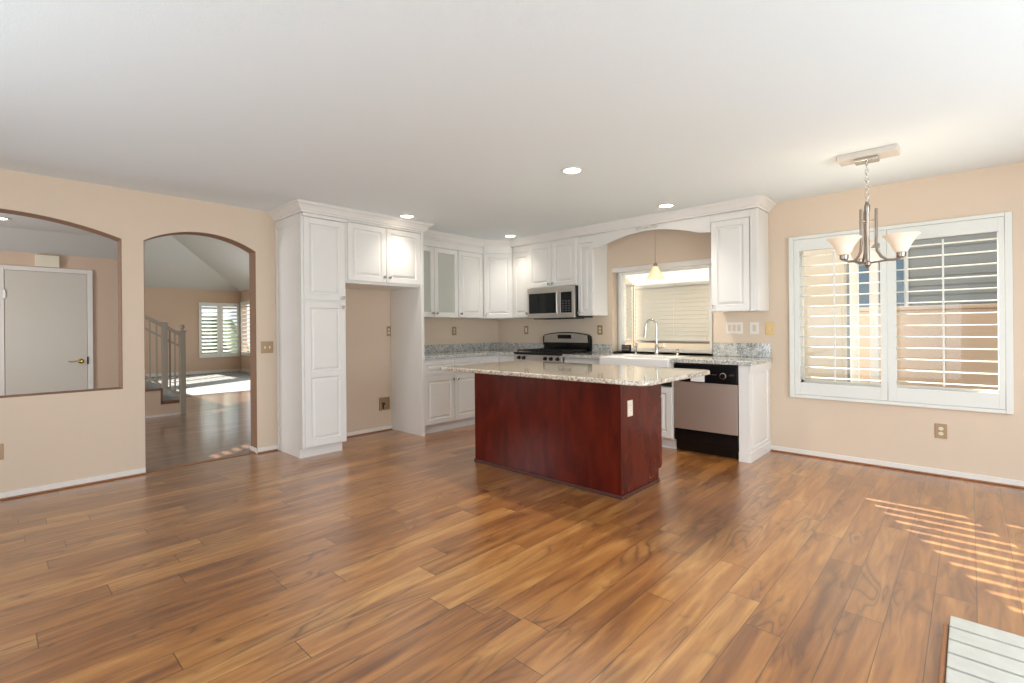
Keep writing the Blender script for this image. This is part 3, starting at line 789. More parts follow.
# ================================================================== BASE CABINETS
BT = 0.872
t = thing('base_cabinet', 'white base cabinet with two drawers and two doors left of the corner', 'cabinet', (0.3, -1.38, 0))
y0, y1 = FY1+0.002, -0.92
bm = BM(); box(bm, 0.002, y0, 0.10, 0.60, y1, BT); box(bm, 0.002, y0, 0, 0.53, y1, 0.10); link('body', bm, M['white'], t)
bm = BM(); box(bm, 0.53, y0, 0, 0.55, y1, 0.10); link('toe_kick', bm, M['white'], t)
wd = (y1-y0)/2
for k in range(2):
    add_door(t, MA(y0+0.004+wd*k, 0.115), wd-0.008, 0.555, (wd-0.04 if k == 0 else 0.03, 0.505))
    add_door(t, MA(y0+0.004+wd*k, 0.685), wd-0.008, 0.155, (wd/2, 0.078), name='drawer', fr=0.035)
t = thing('base_cabinet', 'white corner base cabinet beside the range', 'cabinet', (0.4, -0.4, 0))
bm = BM(); prism(bm, [(0.002, -0.002), (0.002, -0.918), (0.60, -0.918), (0.60, -0.60), (0.92, -0.60), (0.92, -0.002)], 'z', 0.0, BT); link('body', bm, M['white'], t)
add_door(t, MA(-0.914, 0.115), 0.29, 0.725, (0.03, 0.66))
t = thing('sink_cabinet', 'white sink base cabinet between range and dishwasher', 'cabinet', (2.4, -0.3, 0))
bm = BM(); box(bm, 1.702, -0.60, 0.10, 3.057, -0.002, 0.62); box(bm, 1.702, -0.53, 0, 3.057, -0.002, 0.1); link('body', bm, M['white'], t)
bm = BM(); box(bm, 1.702, -0.60, 0.6201, 2.222, -0.002, BT); link('drawer_box', bm, M['white'], t)
bm = BM(); box(bm, 3.036, -0.60, 0.6201, 3.057, -0.002, BT); link('side_panel', bm, M['white'], t)
bm = BM(); box(bm, 2.228, -0.06, 0.6201, 3.032, -0.002, BT); link('back_rail', bm, M['white'], t)
bm = BM(); box(bm, 1.702, -0.55, 0, 3.057, -0.53, 0.1); link('toe_kick', bm, M['white'], t)
add_door(t, MB_(1.712, 0.115), 0.50, 0.555, (0.03, 0.505)); add_door(t, MB_(1.712, 0.685), 0.50, 0.155, (0.25, 0.078), name='drawer', fr=0.035)
add_door(t, MB_(2.232, 0.115), 0.40, 0.50, (0.37, 0.45)); add_door(t, MB_(2.638, 0.115), 0.40, 0.50, (0.03, 0.45))
t = thing('end_panel_cabinet', 'white panelled end cabinet closing the counter run right of the dishwasher', 'cabinet', (3.72, -0.3, 0))
bm = BM(); box(bm, 3.679, -0.612, 0.0, 3.756, -0.002, BT); link('body', bm, M['white'], t, bevel=0.002)
bm = BM(); door_bm(bm, frame_mx((3.756, -0.612, 0.0), PI/2), 0.61, BT, t=0.018, panels=[(0.07, 0.12, 0.54, 0.80)]); link('side_panel', bm, M['white'], t, bevel=0.0015)
bm = BM(); box(bm, 3.774, -0.616, 0.0, 3.780, -0.002, 0.085); box(bm, 3.679, -0.618, 0, 3.774, -0.612, 0.085); link('base_strip', bm, M['white'], t)
bm = BM(); box(bm, 3.7742, -0.616, 0.80, 3.782, -0.002, 0.835); box(bm, 3.7742, -0.616, 0.835, 3.787, -0.002, BT); link('cap_molding', bm, M['white'], t)

# ================================================================== COUNTERTOPS
def slab(pts, z0, z1, m, r=0.0, bev=0.006):
    bm = BM(); prism(bm, pts, 'z', z0, z1)
    return bm
bm = slab([(0.002, -0.002), (0.002, FY1+0.003), (0.645, FY1+0.003), (0.645, -0.645), (0.932, -0.645), (0.932, -0.002)], BT+0.001, 0.914, None)
tag(link('countertop', bm, M['granite'], bevel=0.006), 'grey granite countertop in the corner left of the range', 'countertop')
bm = slab([(1.702, -0.002), (1.702, -0.645), (2.222, -0.645), (2.222, -0.12), (3.036, -0.12), (3.036, -0.645), (3.80, -0.645), (3.80, -0.002)], BT+0.001, 0.914, None)
tag(link('countertop', bm, M['granite'], bevel=0.006), 'speckled granite countertop around the sink and over the dishwasher', 'countertop')
bm = BM(); box(bm, 0.002, FY1+0.004, 0.915, 0.022, -0.0225, 1.018); tag(link('backsplash', bm, M['granite'], bevel=0.002), 'grey granite backsplash strip left of the corner', 'backsplash')
bm = BM(); box(bm, 0.002, -0.022, 0.915, 0.932, -0.002, 1.018); tag(link('backsplash', bm, M['granite'], bevel=0.002), 'granite backsplash strip between corner and range', 'backsplash')
bm = BM(); box(bm, 1.702, -0.022, 0.915, GX0-0.002, -0.002, 1.018); tag(link('backsplash', bm, M['granite'], bevel=0.002), 'short granite backsplash strip between range and garden window', 'backsplash')
bm = BM(); box(bm, GX1+0.002, -0.022, 0.915, 3.79, -0.002, 1.055); tag(link('backsplash', bm, M['granite'], bevel=0.002), 'granite backsplash strip right of the garden window', 'backsplash')

# ---- sink
t = thing('farmhouse_sink', 'white apron-front sink set in the counter under the garden window', 'sink', (2.63, -0.4, 0.65))
bm = BM(); a, b, c, d, zt, zb = 2.226, 3.032, -0.668, -0.124, 0.905, 0.68
box(bm, a, c, zb, b, c+0.035, zt); box(bm, a, d-0.025, zb, b, d, zt); box(bm, a, c+0.035, zb, a+0.025, d-0.025, zt); box(bm, b-0.025, c+0.035, zb, b, d-0.025, zt); box(bm, a+0.025, c+0.035, zb, b-0.025, d-0.025, zb+0.02)
link('basin', bm, M['white_plastic'], t, bevel=0.008)
bm = BM(); lathe(bm, [(0, 0.0), (0.04, 0.0), (0.042, 0.004), (0, 0.004)], (2.63, -0.4, zb+0.02), 20); link('drain', bm, M['chrome'], t)
# ---- faucet
t = thing('faucet', 'tall gooseneck kitchen faucet behind the white sink', 'faucet', (2.61, -0.07, 0.914))
bm = BM(); lathe(bm, [(0, 0), (0.03, 0), (0.03, 0.008), (0.022, 0.014), (0.02, 0.10), (0.014, 0.115), (0.014, 0.13), (0, 0.13)], (2.61, -0.07, 0.9145), 20); link('base', bm, M['chrome'], t, smooth=True)
bm = BM(); pts = [(2.61, -0.07, 1.03), (2.61, -0.07, 1.2)]
dx, dy = -0.105, -0.05
for k in range(13):
    a = PI * k / 12; pts.append((2.61 + dx/2*(1-math.cos(a)), -0.07 + dy/2*(1-math.cos(a)), 1.245 + 0.065*math.sin(a)))
pts += [(2.61+dx*1.03, -0.07+dy*1.03, 1.19)]
tube(bm, pts, 0.012, 12); link('spout', bm, M['chrome'], t, smooth=True)
bm = BM(); tube(bm, [(2.61+dx*1.03, -0.07+dy*1.03, 1.195), (2.61+dx*1.12, -0.07+dy*1.12, 1.11)], [0.015, 0.019], 12); link('spray_head', bm, M['chrome'], t, smooth=True)
bm = BM(); tube(bm, [(2.63, -0.07, 0.985), (2.67, -0.075, 0.99), (2.70, -0.085, 1.0)], [0.010, 0.007, 0.006], 10); link('lever_handle', bm, M['chrome'], t, smooth=True)
def dispenser(x, label, h):
    t = thing('soap_dispenser', label, 'dispenser', (x, -0.07, 0.914))
    bm = BM(); lathe(bm, [(0, 0), (0.018, 0), (0.018, 0.01), (0.012, 0.016), (0.012, h), (0.016, h+0.006), (0.012, h+0.016), (0, h+0.018)], (x, -0.07, 0.9145), 16); link('body', bm, M['chrome'], t, smooth=True)
    bm = BM(); tube(bm, [(x, -0.07, 0.914+h+0.006), (x, -0.10, 0.914+h+0.01), (x, -0.115, 0.914+h)], 0.006, 8); link('nozzle', bm, M['chrome'], t, smooth=True)
dispenser(2.345, 'metal soap dispenser left of the gooseneck faucet', 0.075)
dispenser(2.855, 'short metal soap dispenser right of the gooseneck faucet', 0.05)
bm = BM(); box(bm, 2.10, 0.02, GZ0+0.001, 2.22, 0.05, GZ0+0.085)
bx = tag(link('radio', bm, M['iron'], bevel=0.004), 'small dark grille box on the left end of the garden window ledge', 'device')
bm = BM()
for i in range(5):
    for j in range(2): box(bm, 2.108+0.021*i, 0.016, GZ0+0.015+0.034*j, 2.124+0.021*i, 0.0199, GZ0+0.04+0.034*j)
link('grille', bm, M['nickel'], bx)

# ================================================================== RANGE
t = thing('gas_range', 'stainless gas range with black cooktop and arched back panel', 'stove', (1.32, -0.33, 0))
bm = BM(); box(bm, MX0, -0.62, 0.02, MX1, -0.01, 0.90); link('body', bm, M['black'], t)
bm = BM(); box(bm, MX0+0.005, -0.655, 0.22, MX1-0.005, -0.62, 0.80); dr = link('oven_door', bm, M['steel'], t, bevel=0.006)
bm = BM(); box(bm, MX0+0.12, -0.66, 0.36, MX1-0.12, -0.655, 0.66); link('oven_window', bm, M['dark_glass'], dr)
bm = BM(); tube(bm, [(MX0+0.06, -0.70, 0.755), (MX1-0.06, -0.70, 0.755)], 0.011, 10)
for xx in (MX0+0.08, MX1-0.08): tube(bm, [(xx, -0.655, 0.755), (xx, -0.70, 0.755)], 0.008, 8)
link('door_handle', bm, M['steel'], dr, smooth=True)
bm = BM(); box(bm, MX0+0.005, -0.65, 0.05, MX1-0.005, -0.62, 0.20); link('warming_drawer', bm, M['steel'], t, bevel=0.006)
bm = BM(); box(bm, MX0, -0.66, 0.81, MX1, -0.62, 0.895); link('control_strip', bm, M['steel'], t, bevel=0.004)
for xx in (1.03, 1.115, 1.46, 1.55, 1.65):
    bm = BM(); mxk = Matrix.Translation((xx, -0.66, 0.856)) @ Matrix.Rotation(PI/2, 4, 'X')
    lathe(bm, [(0, 0), (0.024, 0), (0.022, 0.012), (0.018, 0.030), (0, 0.032)], seg=14, mx=mxk); link('control_knob', bm, M['black'], t, smooth=True)
bm = BM(); box(bm, MX0-0.002, -0.665, 0.90, MX1+0.002, -0.05, 0.925); link('cooktop', bm, M['black'], t, bevel=0.005)
for q, (a, b) in enumerate(((MX0+0.02, 1.30), (1.34, MX1-0.02))):
    bm = BM(); y0, y1 = -0.62, -0.11
    for xx in (a, (a+b)/2-0.005, b-0.01): box(bm, xx, y0, 0.938, xx+0.010, y1, 0.952)
    for yy in (y0, -0.49, -0.365, -0.24, y1-0.01): box(bm, a, yy, 0.938, b, yy+0.010, 0.952)
    for xx in (a, b-0.012):
        for yy in (y0, y1-0.012): box(bm, xx, yy, 0.925, xx+0.012, yy+0.012, 0.94)
    link('burner_grate', bm, M['iron'], t)
for xx in (1.13, 1.51):
    for yy in (-0.49, -0.24):
        bm = BM(); lathe(bm, [(0, 0), (0.045, 0), (0.043, 0.007), (0.02, 0.011), (0, 0.011)], (xx, yy, 0.9255), 16); link('burner', bm, M['iron'], t, smooth=True)
# back guard: black base and arched stainless panel
bm = BM(); box(bm, MX0, -0.055, 0.925, MX1, -0.024, 1.075)
xs = [MX0 + (MX1-MX0)*k/24 for k in range(25)]
def bz(x, d=0):
    e = min(x-MX0, MX1-x) / (MX1-MX0)
    return 1.125 + 0.045*max(0.0, math.sin(PI*(x-MX0)/(MX1-MX0))) ** 0.6 - d - (0.012 if e < 0.01 else 0)
pts = [(MX0, 1.0)] + [(x, bz(x)) for x in xs] + [(MX1, 1.0)]
prism(bm, pts, 'y', -0.075, -0.024); bg_ = link('back_guard', bm, M['black'], t)
bm = BM(); pts = [(MX0+0.022, 1.035)] + [(x, bz(x, 0.012)) for x in xs[1:-1]] + [(MX1-0.022, 1.035)]
prism(bm, pts, 'y', -0.082, -0.0755); cp = link('control_panel', bm, M['steel'], bg_)
bm = BM(); box(bm, 1.20, -0.0855, 1.085, 1.42, -0.0825, 1.135); link('display', bm, M['dark_glass'], cp)

# ================================================================== MICROWAVE
t = thing('microwave', 'stainless over-the-range microwave under the short cabinet', 'microwave', (1.32, -0.2, 1.345))
mz0, mz1 = 1.352, 1.742
bm = BM(); box(bm, 0.95, -0.375, mz0, 1.706, -0.004, mz1); link('body', bm, M['black'], t, bevel=0.003)
bm = BM(); fx0, fx1 = 0.95, 1.706
box(bm, fx0, -0.402, mz0, fx1, -0.376, mz0+0.062); box(bm, fx0, -0.402, mz1-0.072, fx1, -0.376, mz1)
box(bm, fx0, -0.402, mz0+0.062, fx0+0.022, -0.376, mz1-0.072); box(bm, 1.435, -0.402, mz0+0.062, 1.495, -0.376, mz1-0.072); box(bm, 1.665, -0.402, mz0+0.062, fx1, -0.376, mz1-0.072)
link('front_frame', bm, M['steel'], t, bevel=0.003)
bm = BM(); box(bm, fx0+0.022, -0.396, mz0+0.062, 1.435, -0.376, mz1-0.072); link('door_window', bm, M['dark_glass'], t)
bm = BM(); box(bm, 1.495, -0.396, mz0+0.062, 1.665, -0.376, mz1-0.072); kp = link('keypad', bm, M['dark_glass'], t)
bm = BM()
for i in range(3):
    for j in range(5): box(bm, 1.515+0.048*i, -0.398, mz0+0.08+0.030*j, 1.546+0.048*i, -0.3965, mz0+0.095+0.030*j)
link('button', bm, mat('grey_button', (0.30, 0.30, 0.31), 0.4), kp)
bm = BM(); tube(bm, [(1.462, -0.425, mz0+0.05), (1.462, -0.435, mz0+0.08), (1.462, -0.435, mz1-0.09), (1.462, -0.425, mz1-0.06)], 0.011, 10); link('handle', bm, M['steel'], t, smooth=True)
bm = BM(); box(bm, 1.02, -0.36, mz0-0.012, 1.64, -0.1, mz0); link('vent_grille', bm, M['iron'], t)

# ================================================================== DISHWASHER
t = thing('dishwasher', 'stainless and black dishwasher under the counter right of the sink', 'dishwasher', (3.37, -0.3, 0))
dx0, dx1 = 3.062, 3.675
bm = BM(); box(bm, dx0, -0.575, 0.10, dx1, -0.02, 0.868); link('body', bm, M['black'], t)
bm = BM(); box(bm, dx0+0.004, -0.615, 0.228, dx1-0.004, -0.576, 0.690); link('door_panel', bm, M['steel_pink'], t, bevel=0.003)
bm = BM(); box(bm, dx0+0.004, -0.622, 0.692, dx1-0.004, -0.576, 0.862); cp = link('control_panel', bm, M['black'], t, bevel=0.006)
bm = BM(); mxk = Matrix.Translation((3.545, -0.6225, 0.765)) @ Matrix.Rotation(PI/2, 4, 'X'); lathe(bm, [(0, 0), (0.030, 0), (0.030, 0.004), (0.026, 0.006), (0, 0.006)], seg=20, mx=mxk); dl = link('cycle_dial', bm, M['nickel'], cp, smooth=True)
bm = BM(); mxk = Matrix.Translation((3.545, -0.629, 0.765)) @ Matrix.Rotation(PI/2, 4, 'X'); lathe(bm, [(0, 0), (0.024, 0), (0.020, 0.014), (0, 0.015)], seg=20, mx=mxk); link('dial_cap', bm, M['black'], dl, smooth=True)
bm = BM(); box(bm, 3.60, -0.6245, 0.768, 3.645, -0.6225, 0.784); link('badge', bm, M['chrome'], cp)
bm = BM(); box(bm, 3.245, -0.640, 0.700, 3.375, -0.6225, 0.765); link('latch_label', bm, M['white_plastic'], cp, bevel=0.003)['label'] = 'white tag on the latch'
bm = BM()
for k in range(3): box(bm, 3.42+0.025*k, -0.6245, 0.77, 3.436+0.025*k, -0.6225, 0.776)
link('indicator', bm, M['nickel'], cp)
bm = BM(); box(bm, dx0+0.004, -0.612, 0.112, dx1-0.004, -0.576, 0.225); link('lower_panel', bm, M['black'], t, bevel=0.004)
bm = BM(); box(bm, dx0+0.004, -0.56, 0.004, dx1-0.004, -0.50, 0.110); link('kick_plate', bm, M['black'], t, bevel=0.004)

# ================================================================== ISLAND
IX0, IX1, IY0, IY1 = 1.865, 3.402, -2.188, -1.625
t = thing('kitchen_island', 'dark cherry wood kitchen island cabinet in the middle of the floor', 'island', (2.63, -1.9, 0))
bm = BM(); box(bm, IX0+0.02, IY0+0.02, 0.0, IX1-0.02, IY1, 0.10); box(bm, IX0+0.02, IY0+0.02, 0.10, IX1-0.02, -1.58, 0.860); link('body', bm, M['cherry'], t)
bm = BM(); box(bm, IX0, IY0, 0.0, IX1, IY0+0.019, 0.860); link('back_panel', bm, M['cherry'], t, bevel=0.0015)
bm = BM(); prism(bm, [(IY0+0.020, 0.0), (IY1+0.0, 0.0), (IY1, 0.10), (-1.578, 0.10), (-1.578, 0.860), (IY0+0.020, 0.860)], 'x', IX1-0.019, IX1); link('side_panel', bm, M['cherry'], t, bevel=0.0015)
bm = BM(); prism(bm, [(IY0+0.020, 0.0), (IY1+0.0, 0.0), (IY1, 0.10), (-1.578, 0.10), (-1.578, 0.860), (IY0+0.020, 0.860)], 'x', IX0, IX0+0.019); link('side_panel', bm, M['cherry'], t, bevel=0.0015)
bm = BM(); box(bm, IX0-0.004, IY0-0.010, 0.0, IX1+0.008, IY0-0.0005, 0.026); box(bm, IX1+0.0005, IY0-0.010, 0.0, IX1+0.010, IY1, 0.026); link('base_molding', bm, M['cherry_dark'], t, bevel=0.003)
wd = (IX1-IX0)/3
for k in range(3):
    mx = frame_mx((IX1 - wd*k - 0.004, -1.578, 0.11), PI)
    add_door(t, mx, wd-0.008, 0.55, (0.03, 0.5), m=M['cherry']); 
    add_door(t, frame_mx((IX1 - wd*k - 0.004, -1.578, 0.67), PI), wd-0.008, 0.17, (wd/2, 0.085), m=M['cherry'], name='drawer', fr=0.035)
# top with rounded corners
def rounded(x0, y0, x1, y1, rs):
    pts = []
    for (cx, cy, a0, r) in ((x0, y0, PI, rs[0]), (x1, y0, 1.5*PI, rs[1]), (x1, y1, 0, rs[2]), (x0, y1, PI/2, rs[3])):
        ox = cx + (r if cx == x0 else -r); oy = cy + (r if cy == y0 else -r)
        for k in range(7): pts.append((ox + r*math.cos(a0 + PI/2*k/6), oy + r*math.sin(a0 + PI/2*k/6)))
    return pts
bm = BM(); prism(bm, rounded(1.80, -2.545, 3.785, -1.47, (0.03, 0.09, 0.09, 0.03)), 'z', 0.8615, 0.893)
tag(link('island_countertop', bm, M['granite_warm'], bevel=0.007, smooth=True), 'thick beige granite slab overhanging the cherry island', 'countertop')
bm = BM(); cx_, cy_, cz_ = 2.42, -2.40, 0.835
tube(bm, [(cx_ + 0.024*math.cos(a)*0.734, cy_ + 0.024*math.cos(a)*0.679, cz_ + 0.024*math.sin(a)) for a in [2*PI*k/20 for k in range(20)]], 0.0035, 8, closed=True)
bm2 = bm
link_o = tag(link('towel_ring', bm2, M['iron'], smooth=True, origin=(cx_, cy_, cz_)), 'small dark metal ring hanging under the left end of the island slab', 'ring')

# ================================================================== WALL PLATES
def wall_plate(name, label, cat, mx, wd, h, kind, plate=None, insert=None, group=None):
    """local: centre at origin, front -Y"""
    o = thing(name, label, cat, mx.to_translation(), group)
    bm = BM(); box(bm, -wd/2, -0.006, -h/2, wd/2, -0.001, h/2, mx); link('cover_plate', bm, plate or M['plate'], o, bevel=0.002)
    ins = insert or M['ivory']
    n = len(kind)
    for i, c in enumerate(kind):
        u = (i - (n-1)/2) * 0.046
        if c == 'o':
            for zz in (-0.020, 0.020):
                bm = BM(); prism(bm, [(u + 0.016*math.cos(a), zz + 0.014*math.sin(a)) for a in [2*PI*k/16 for k in range(16)]], 'y', -0.009, -0.0061, mx); r = link('receptacle', bm, ins, o)
                bm = BM()
                for s in (-1, 1): box(bm, u+s*0.006-0.001, -0.0098, zz-0.004, u+s*0.006+0.001, -0.0091, zz+0.006, mx)
                link('slot', bm, M['dark_gap'], r)
        elif c == 's':
            bm = BM(); box(bm, u-0.006, -0.012, -0.012, u+0.006, -0.0061, 0.012, mx); link('toggle', bm, ins, o, bevel=0.001)
        elif c == 'r':
            bm = BM(); box(bm, u-0.016, -0.009, -0.033, u+0.016, -0.0061, 0.033, mx); link('rocker', bm, ins, o, bevel=0.001)
    return o
WA = lambda y, z: frame_mx((0.0, y, z), PI/2)
WB = lambda x, z: frame_mx((x, 0.0, z), 0.0)
wall_plate('light_switch', 'tan double light switch plate right of the arched doorway', 'switch', WA(-3.317, 1.055), 0.117, 0.117, 'ss')
wall_plate('wall_outlet', 'tan wall outlet low on the left wall at the picture edge', 'outlet', WA(-5.205, 0.352), 0.075, 0.117, 'o')
wall_plate('wall_outlet', 'tan outlet above the counter near the glass-door cabinet', 'outlet', WA(-0.861, 1.197), 0.075, 0.117, 'o')
wall_plate('wall_outlet', 'tan outlet inside the refrigerator alcove, high beside the panel', 'outlet', WA(-1.90, 1.205), 0.055, 0.117, 'o')
wall_plate('light_switch', 'tan single rocker switch left of the range back panel', 'switch', WB(0.573, 1.201), 0.075, 0.117, 'r')
wall_plate('wall_outlet', 'tan outlet between the range and the garden window', 'outlet', WB(1.81, 1.195), 0.075, 0.117, 'o')
wall_plate('light_switch', 'pale triple switch plate right of the garden window', 'switch', WB(3.44, 1.208), 0.165, 0.117, 'rrr', M['trim'], M['wall'])
wall_plate('light_switch', 'pale single switch plate under the right wall cabinet', 'switch', WB(3.635, 1.205), 0.085, 0.117, 'r', M['trim'], M['wall'])
wall_plate('wall_outlet', 'brass-coloured plate at the end of the backsplash, nearest the shuttered window', 'outlet', WB(3.778, 1.20), 0.075, 0.125, 's', mat('brass_plate', (0.78, 0.66, 0.44), 0.35, 0.5))
wall_plate('wall_outlet', 'tan outlet below the shuttered window', 'outlet', WB(5.047, 0.362), 0.075, 0.117, 'o')
wall_plate('wall_outlet', 'cream outlet on the lit end of the cherry island', 'outlet', frame_mx((IX1, -2.068, 0.635), PI/2), 0.072, 0.117, 'o', M['ivory'], M['white_plastic'])
# ice maker box
o = thing('water_supply_box', 'brass-edged recessed water supply box low in the refrigerator alcove', 'valve box', (0.004, -1.972, 0.26))
bm = BM(); y0, y1, z0, z1 = -2.04, -1.905, 0.25, 0.405
box(bm, 0.001, y0, z0, 0.02, y0+0.014, z1); box(bm, 0.001, y1-0.014, z0, 0.02, y1, z1); box(bm, 0.001, y0+0.014, z0, 0.02, y1-0.014, z0+0.014); box(bm, 0.001, y0+0.014, z1-0.014, 0.02, y1-0.014, z1)
link('frame', bm, M['plate'], o, bevel=0.002)
bm = BM(); box(bm, 0.001, y0+0.014, z0+0.014, 0.004, y1-0.014, z1-0.014); link('back_plate', bm, mat('box_back_tan', (0.62, 0.52, 0.36), 0.6), o)
bm = BM(); tube(bm, [(0.012, -1.99, z0+0.016), (0.012, -1.99, z0+0.07), (0.03, -1.975, z0+0.075)], 0.009, 8); tube(bm, [(0.012, -2.01, z0+0.085), (0.012, -1.97, z0+0.085)], 0.006, 8); link('valve', bm, M['iron'], o, smooth=True)

# ================================================================== CEILING CAN LIGHTS
def can(x, y, label, power=14, z=H):
    o = thing('recessed_light', label, 'ceiling light', (x, y, z-0.006), 'recessed ceiling lights')
    bm = BM(); lathe(bm, [(0.062, -0.0008), (0.078, -0.0008), (0.085, -0.004), (0.083, -0.008), (0.066, -0.007), (0.062, -0.003), (0.062, -0.0008)], (x, y, z), 32); link('trim_ring', bm, M['white'], o, smooth=True)
    bm = BM(); lathe(bm, [(0, -0.005), (0.062, -0.005), (0.062, -0.001), (0, -0.001)], (x, y, z), 32); link('lamp_lens', bm, M['can_light'], o)
    l = bpy.data.lights.new('can_lamp', 'SPOT'); l.energy = power; l.spot_size = R(118); l.spot_blend = 1.0; l.shadow_soft_size = 0.06; l.color = (1.0, 0.93, 0.83)
    q = bpy.data.objects.new('can_lamp', l); COL.objects.link(q); q.location = (x, y, z-0.02)
can(2.998, -2.195, 'large lit recessed light nearest the viewer, above the island', 85)
can(0.832, -2.195, 'lit recessed light in front of the refrigerator alcove cabinet', 18)
can(0.835, -0.60, 'lit recessed light near the kitchen corner, before the corner cabinet', 18)
can(3.021, -0.66, 'lit recessed light in front of the arched valance', 45)
can(-2.24, -5.15, 'lit recessed light over the entry seen through the pass-through', 10, H)

# ================================================================== CHANDELIER
CX, CY = 4.70, -1.04
t = thing('chandelier', 'brushed nickel chandelier with three frosted glass shades near the shuttered window', 'chandelier', (CX, CY, H))
bm = BM(); box(bm, 4.535, -1.13, H-0.040, 4.88, -0.965, H-0.001); link('mounting_board', bm, mat('canopy_board_beige', (0.80, 0.77, 0.73), 0.4), t, bevel=0.005)
bm = BM(); box(bm, 4.63, -1.10, H-0.062, 4.77, -0.99, H-0.0405); link('canopy', bm, M['chrome'], t, bevel=0.006)
bm = BM(); tube(bm, [(CX, CY, H-0.055), (CX, CY, H-0.085)], [0.010, 0.007], 10); link('hanger', bm, M['chrome'], t, smooth=True)
ck = 0; z = H-0.088
while z > 2.085:
    bm = BM(); pts = []
    for k in range(12):
        a = 2*PI*k/12; u = 0.0095*math.cos(a); v = 0.019*math.sin(a)
        pts.append((CX + (u if ck % 2 else 0), CY + (0 if ck % 2 else u), z-0.013 + v))
    tube(bm, pts, 0.0026, 6, closed=True); link('chain_link', bm, M['chrome'], t, smooth=True); z -= 0.028; ck += 1
bm = BM(); lathe(bm, [(0, 0.05), (0.008, 0.045), (0.008, 0.02), (0.018, 0.012), (0.018, -0.03), (0.012, -0.04), (0.012, -0.38), (0.02, -0.39), (0.02, -0.41), (0.008, -0.425), (0.010, -0.435), (0, -0.445)], (CX, CY, 2.055), 16); link('center_column', bm, M['nickel'], t, smooth=True)
Rv = Vector((0.734, 0.679, 0)); Fv = Vector((-0.679, 0.734, 0))
for ang in (R(190), R(70), R(310)):
    d = Rv * math.cos(ang) + Fv * math.sin(ang)
    C0 = Vector((CX, CY, 0))
    pts = []
    prof = [(0.052, 2.035), (0.052, 1.95), (0.052, 1.86), (0.050, 1.80), (0.056, 1.74), (0.078, 1.70), (0.11, 1.672), (0.155, 1.668), (0.188, 1.680)]
    for r_, z_ in prof: pts.append(C0 + d*r_ + Vector((0, 0, z_)))
    bm = BM(); tube(bm, pts, 0.0088, 8); arm = link('arm', bm, M['nickel'], t, smooth=True)
    bm = BM(); tube(bm, [C0 + d*0.010 + Vector((0,0,1.955)), C0 + d*0.052 + Vector((0,0,1.955))], 0.004, 6); link('spacer_bar', bm, M['nickel'], t); bm = BM(); tube(bm, [C0 + d*0.010 + Vector((0,0,1.66)), C0 + d*0.14 + Vector((0,0,1.67))], 0.006, 6); link('brace', bm, M['nickel'], t, smooth=True)
    p = C0 + d*0.19
    bm = BM(); lathe(bm, [(0, -0.005), (0.014, -0.005), (0.026, 0.004), (0.028, 0.030), (0.022, 0.036), (0, 0.036)], (p.x, p.y, 1.680), 16); link('shade_holder', bm, M['nickel'], arm, smooth=True)
    bm = BM(); lathe(bm, [(0.024, 0.0), (0.034, 0.004), (0.046, 0.025), (0.058, 0.055), (0.078, 0.090), (0.105, 0.118), (0.103, 0.120), (0.075, 0.094), (0.054, 0.058), (0.042, 0.028), (0.030, 0.008), (0.024, 0.004)], (p.x, p.y, 1.712), 28); link('lamp_shade', bm, M['shade'], arm, smooth=True)
    l = bpy.data.lights.new('chandelier_bulb', 'POINT'); l.energy = 0.8; l.color = (1, 0.85, 0.66); l.shadow_soft_size = 0.03
    q = bpy.data.objects.new('chandelier_bulb', l); COL.objects.link(q); q.location = (p.x, p.y, 1.80)

# ================================================================== PENDANT
px_, py_ = 2.652, -0.17
t = thing('pendant_lamp', 'small amber glass pendant hanging behind the valance above the sink', 'lamp', (px_, py_, H))
bm = BM(); lathe(bm, [(0, -0.001), (0.055, -0.001), (0.05, -0.018), (0.012, -0.026), (0, -0.026)], (px_, py_, H), 20); link('canopy', bm, M['chrome'], t, smooth=True)
bm = BM(); tube(bm, [(px_, py_, H-0.026), (px_, py_, 1.93)], 0.003, 8); link('cord', bm, M['nickel'], t)
bm = BM(); lathe(bm, [(0, 0.05), (0.012, 0.048), (0.02, 0.03), (0.022, 0.0), (0, 0.0)], (px_, py_, 1.895), 14); link('socket', bm, M['nickel'], t, smooth=True)
bm = BM(); lathe(bm, [(0.020, 0.14), (0.035, 0.125), (0.055, 0.08), (0.075, 0.03), (0.108, 0.0), (0.105, -0.002), (0.072, 0.028), (0.052, 0.078), (0.032, 0.121), (0.018, 0.136)], (px_, py_, 1.765), 28); link('lamp_shade', bm, M['amber_shade'], t, smooth=True)
l = bpy.data.lights.new('pendant_bulb', 'POINT'); l.energy = 1.5; l.color = (1, 0.8, 0.55); l.shadow_soft_size = 0.025
q = bpy.data.objects.new('pendant_bulb', l); COL.objects.link(q); q.location = (px_, py_, 1.82)

# ================================================================== HEARTH
t = thing('hearth', 'white painted brick hearth slab on the floor at the bottom right corner', 'hearth', (5.9, -3.4, 0))
bm = BM(); box(bm, 5.157, -4.6, 0.0, 6.895, -2.572, 0.024); link('joint_bed', bm, M['hearth_joint'], t)
bm = BM(); n = 19; y = -2.572
for k in range(n):
    y1_ = y - 0.098
    x = 5.157; off = 0.0 if k % 2 == 0 else 0.1
    xs_ = [5.157]
    while xs_[-1] < 6.895: xs_.append(min(6.895, xs_[-1] + (0.42 if len(xs_) > 1 else 0.42 - off*2)))
    for a, b in zip(xs_, xs_[1:]):
        if b - a > 0.01: box(bm, a+0.001, y1_+0.004, 0.006, b-0.002, y-0.002, 0.032)
    y = y1_ - 0.006
link('bricks', bm, M['hearth'], t, bevel=0.003)
bm = BM(); box(bm, 5.139, -4.6, 0.0, 5.1565, -2.64, 0.024); link('edge_molding', bm, M['shoe'], t, bevel=0.005)

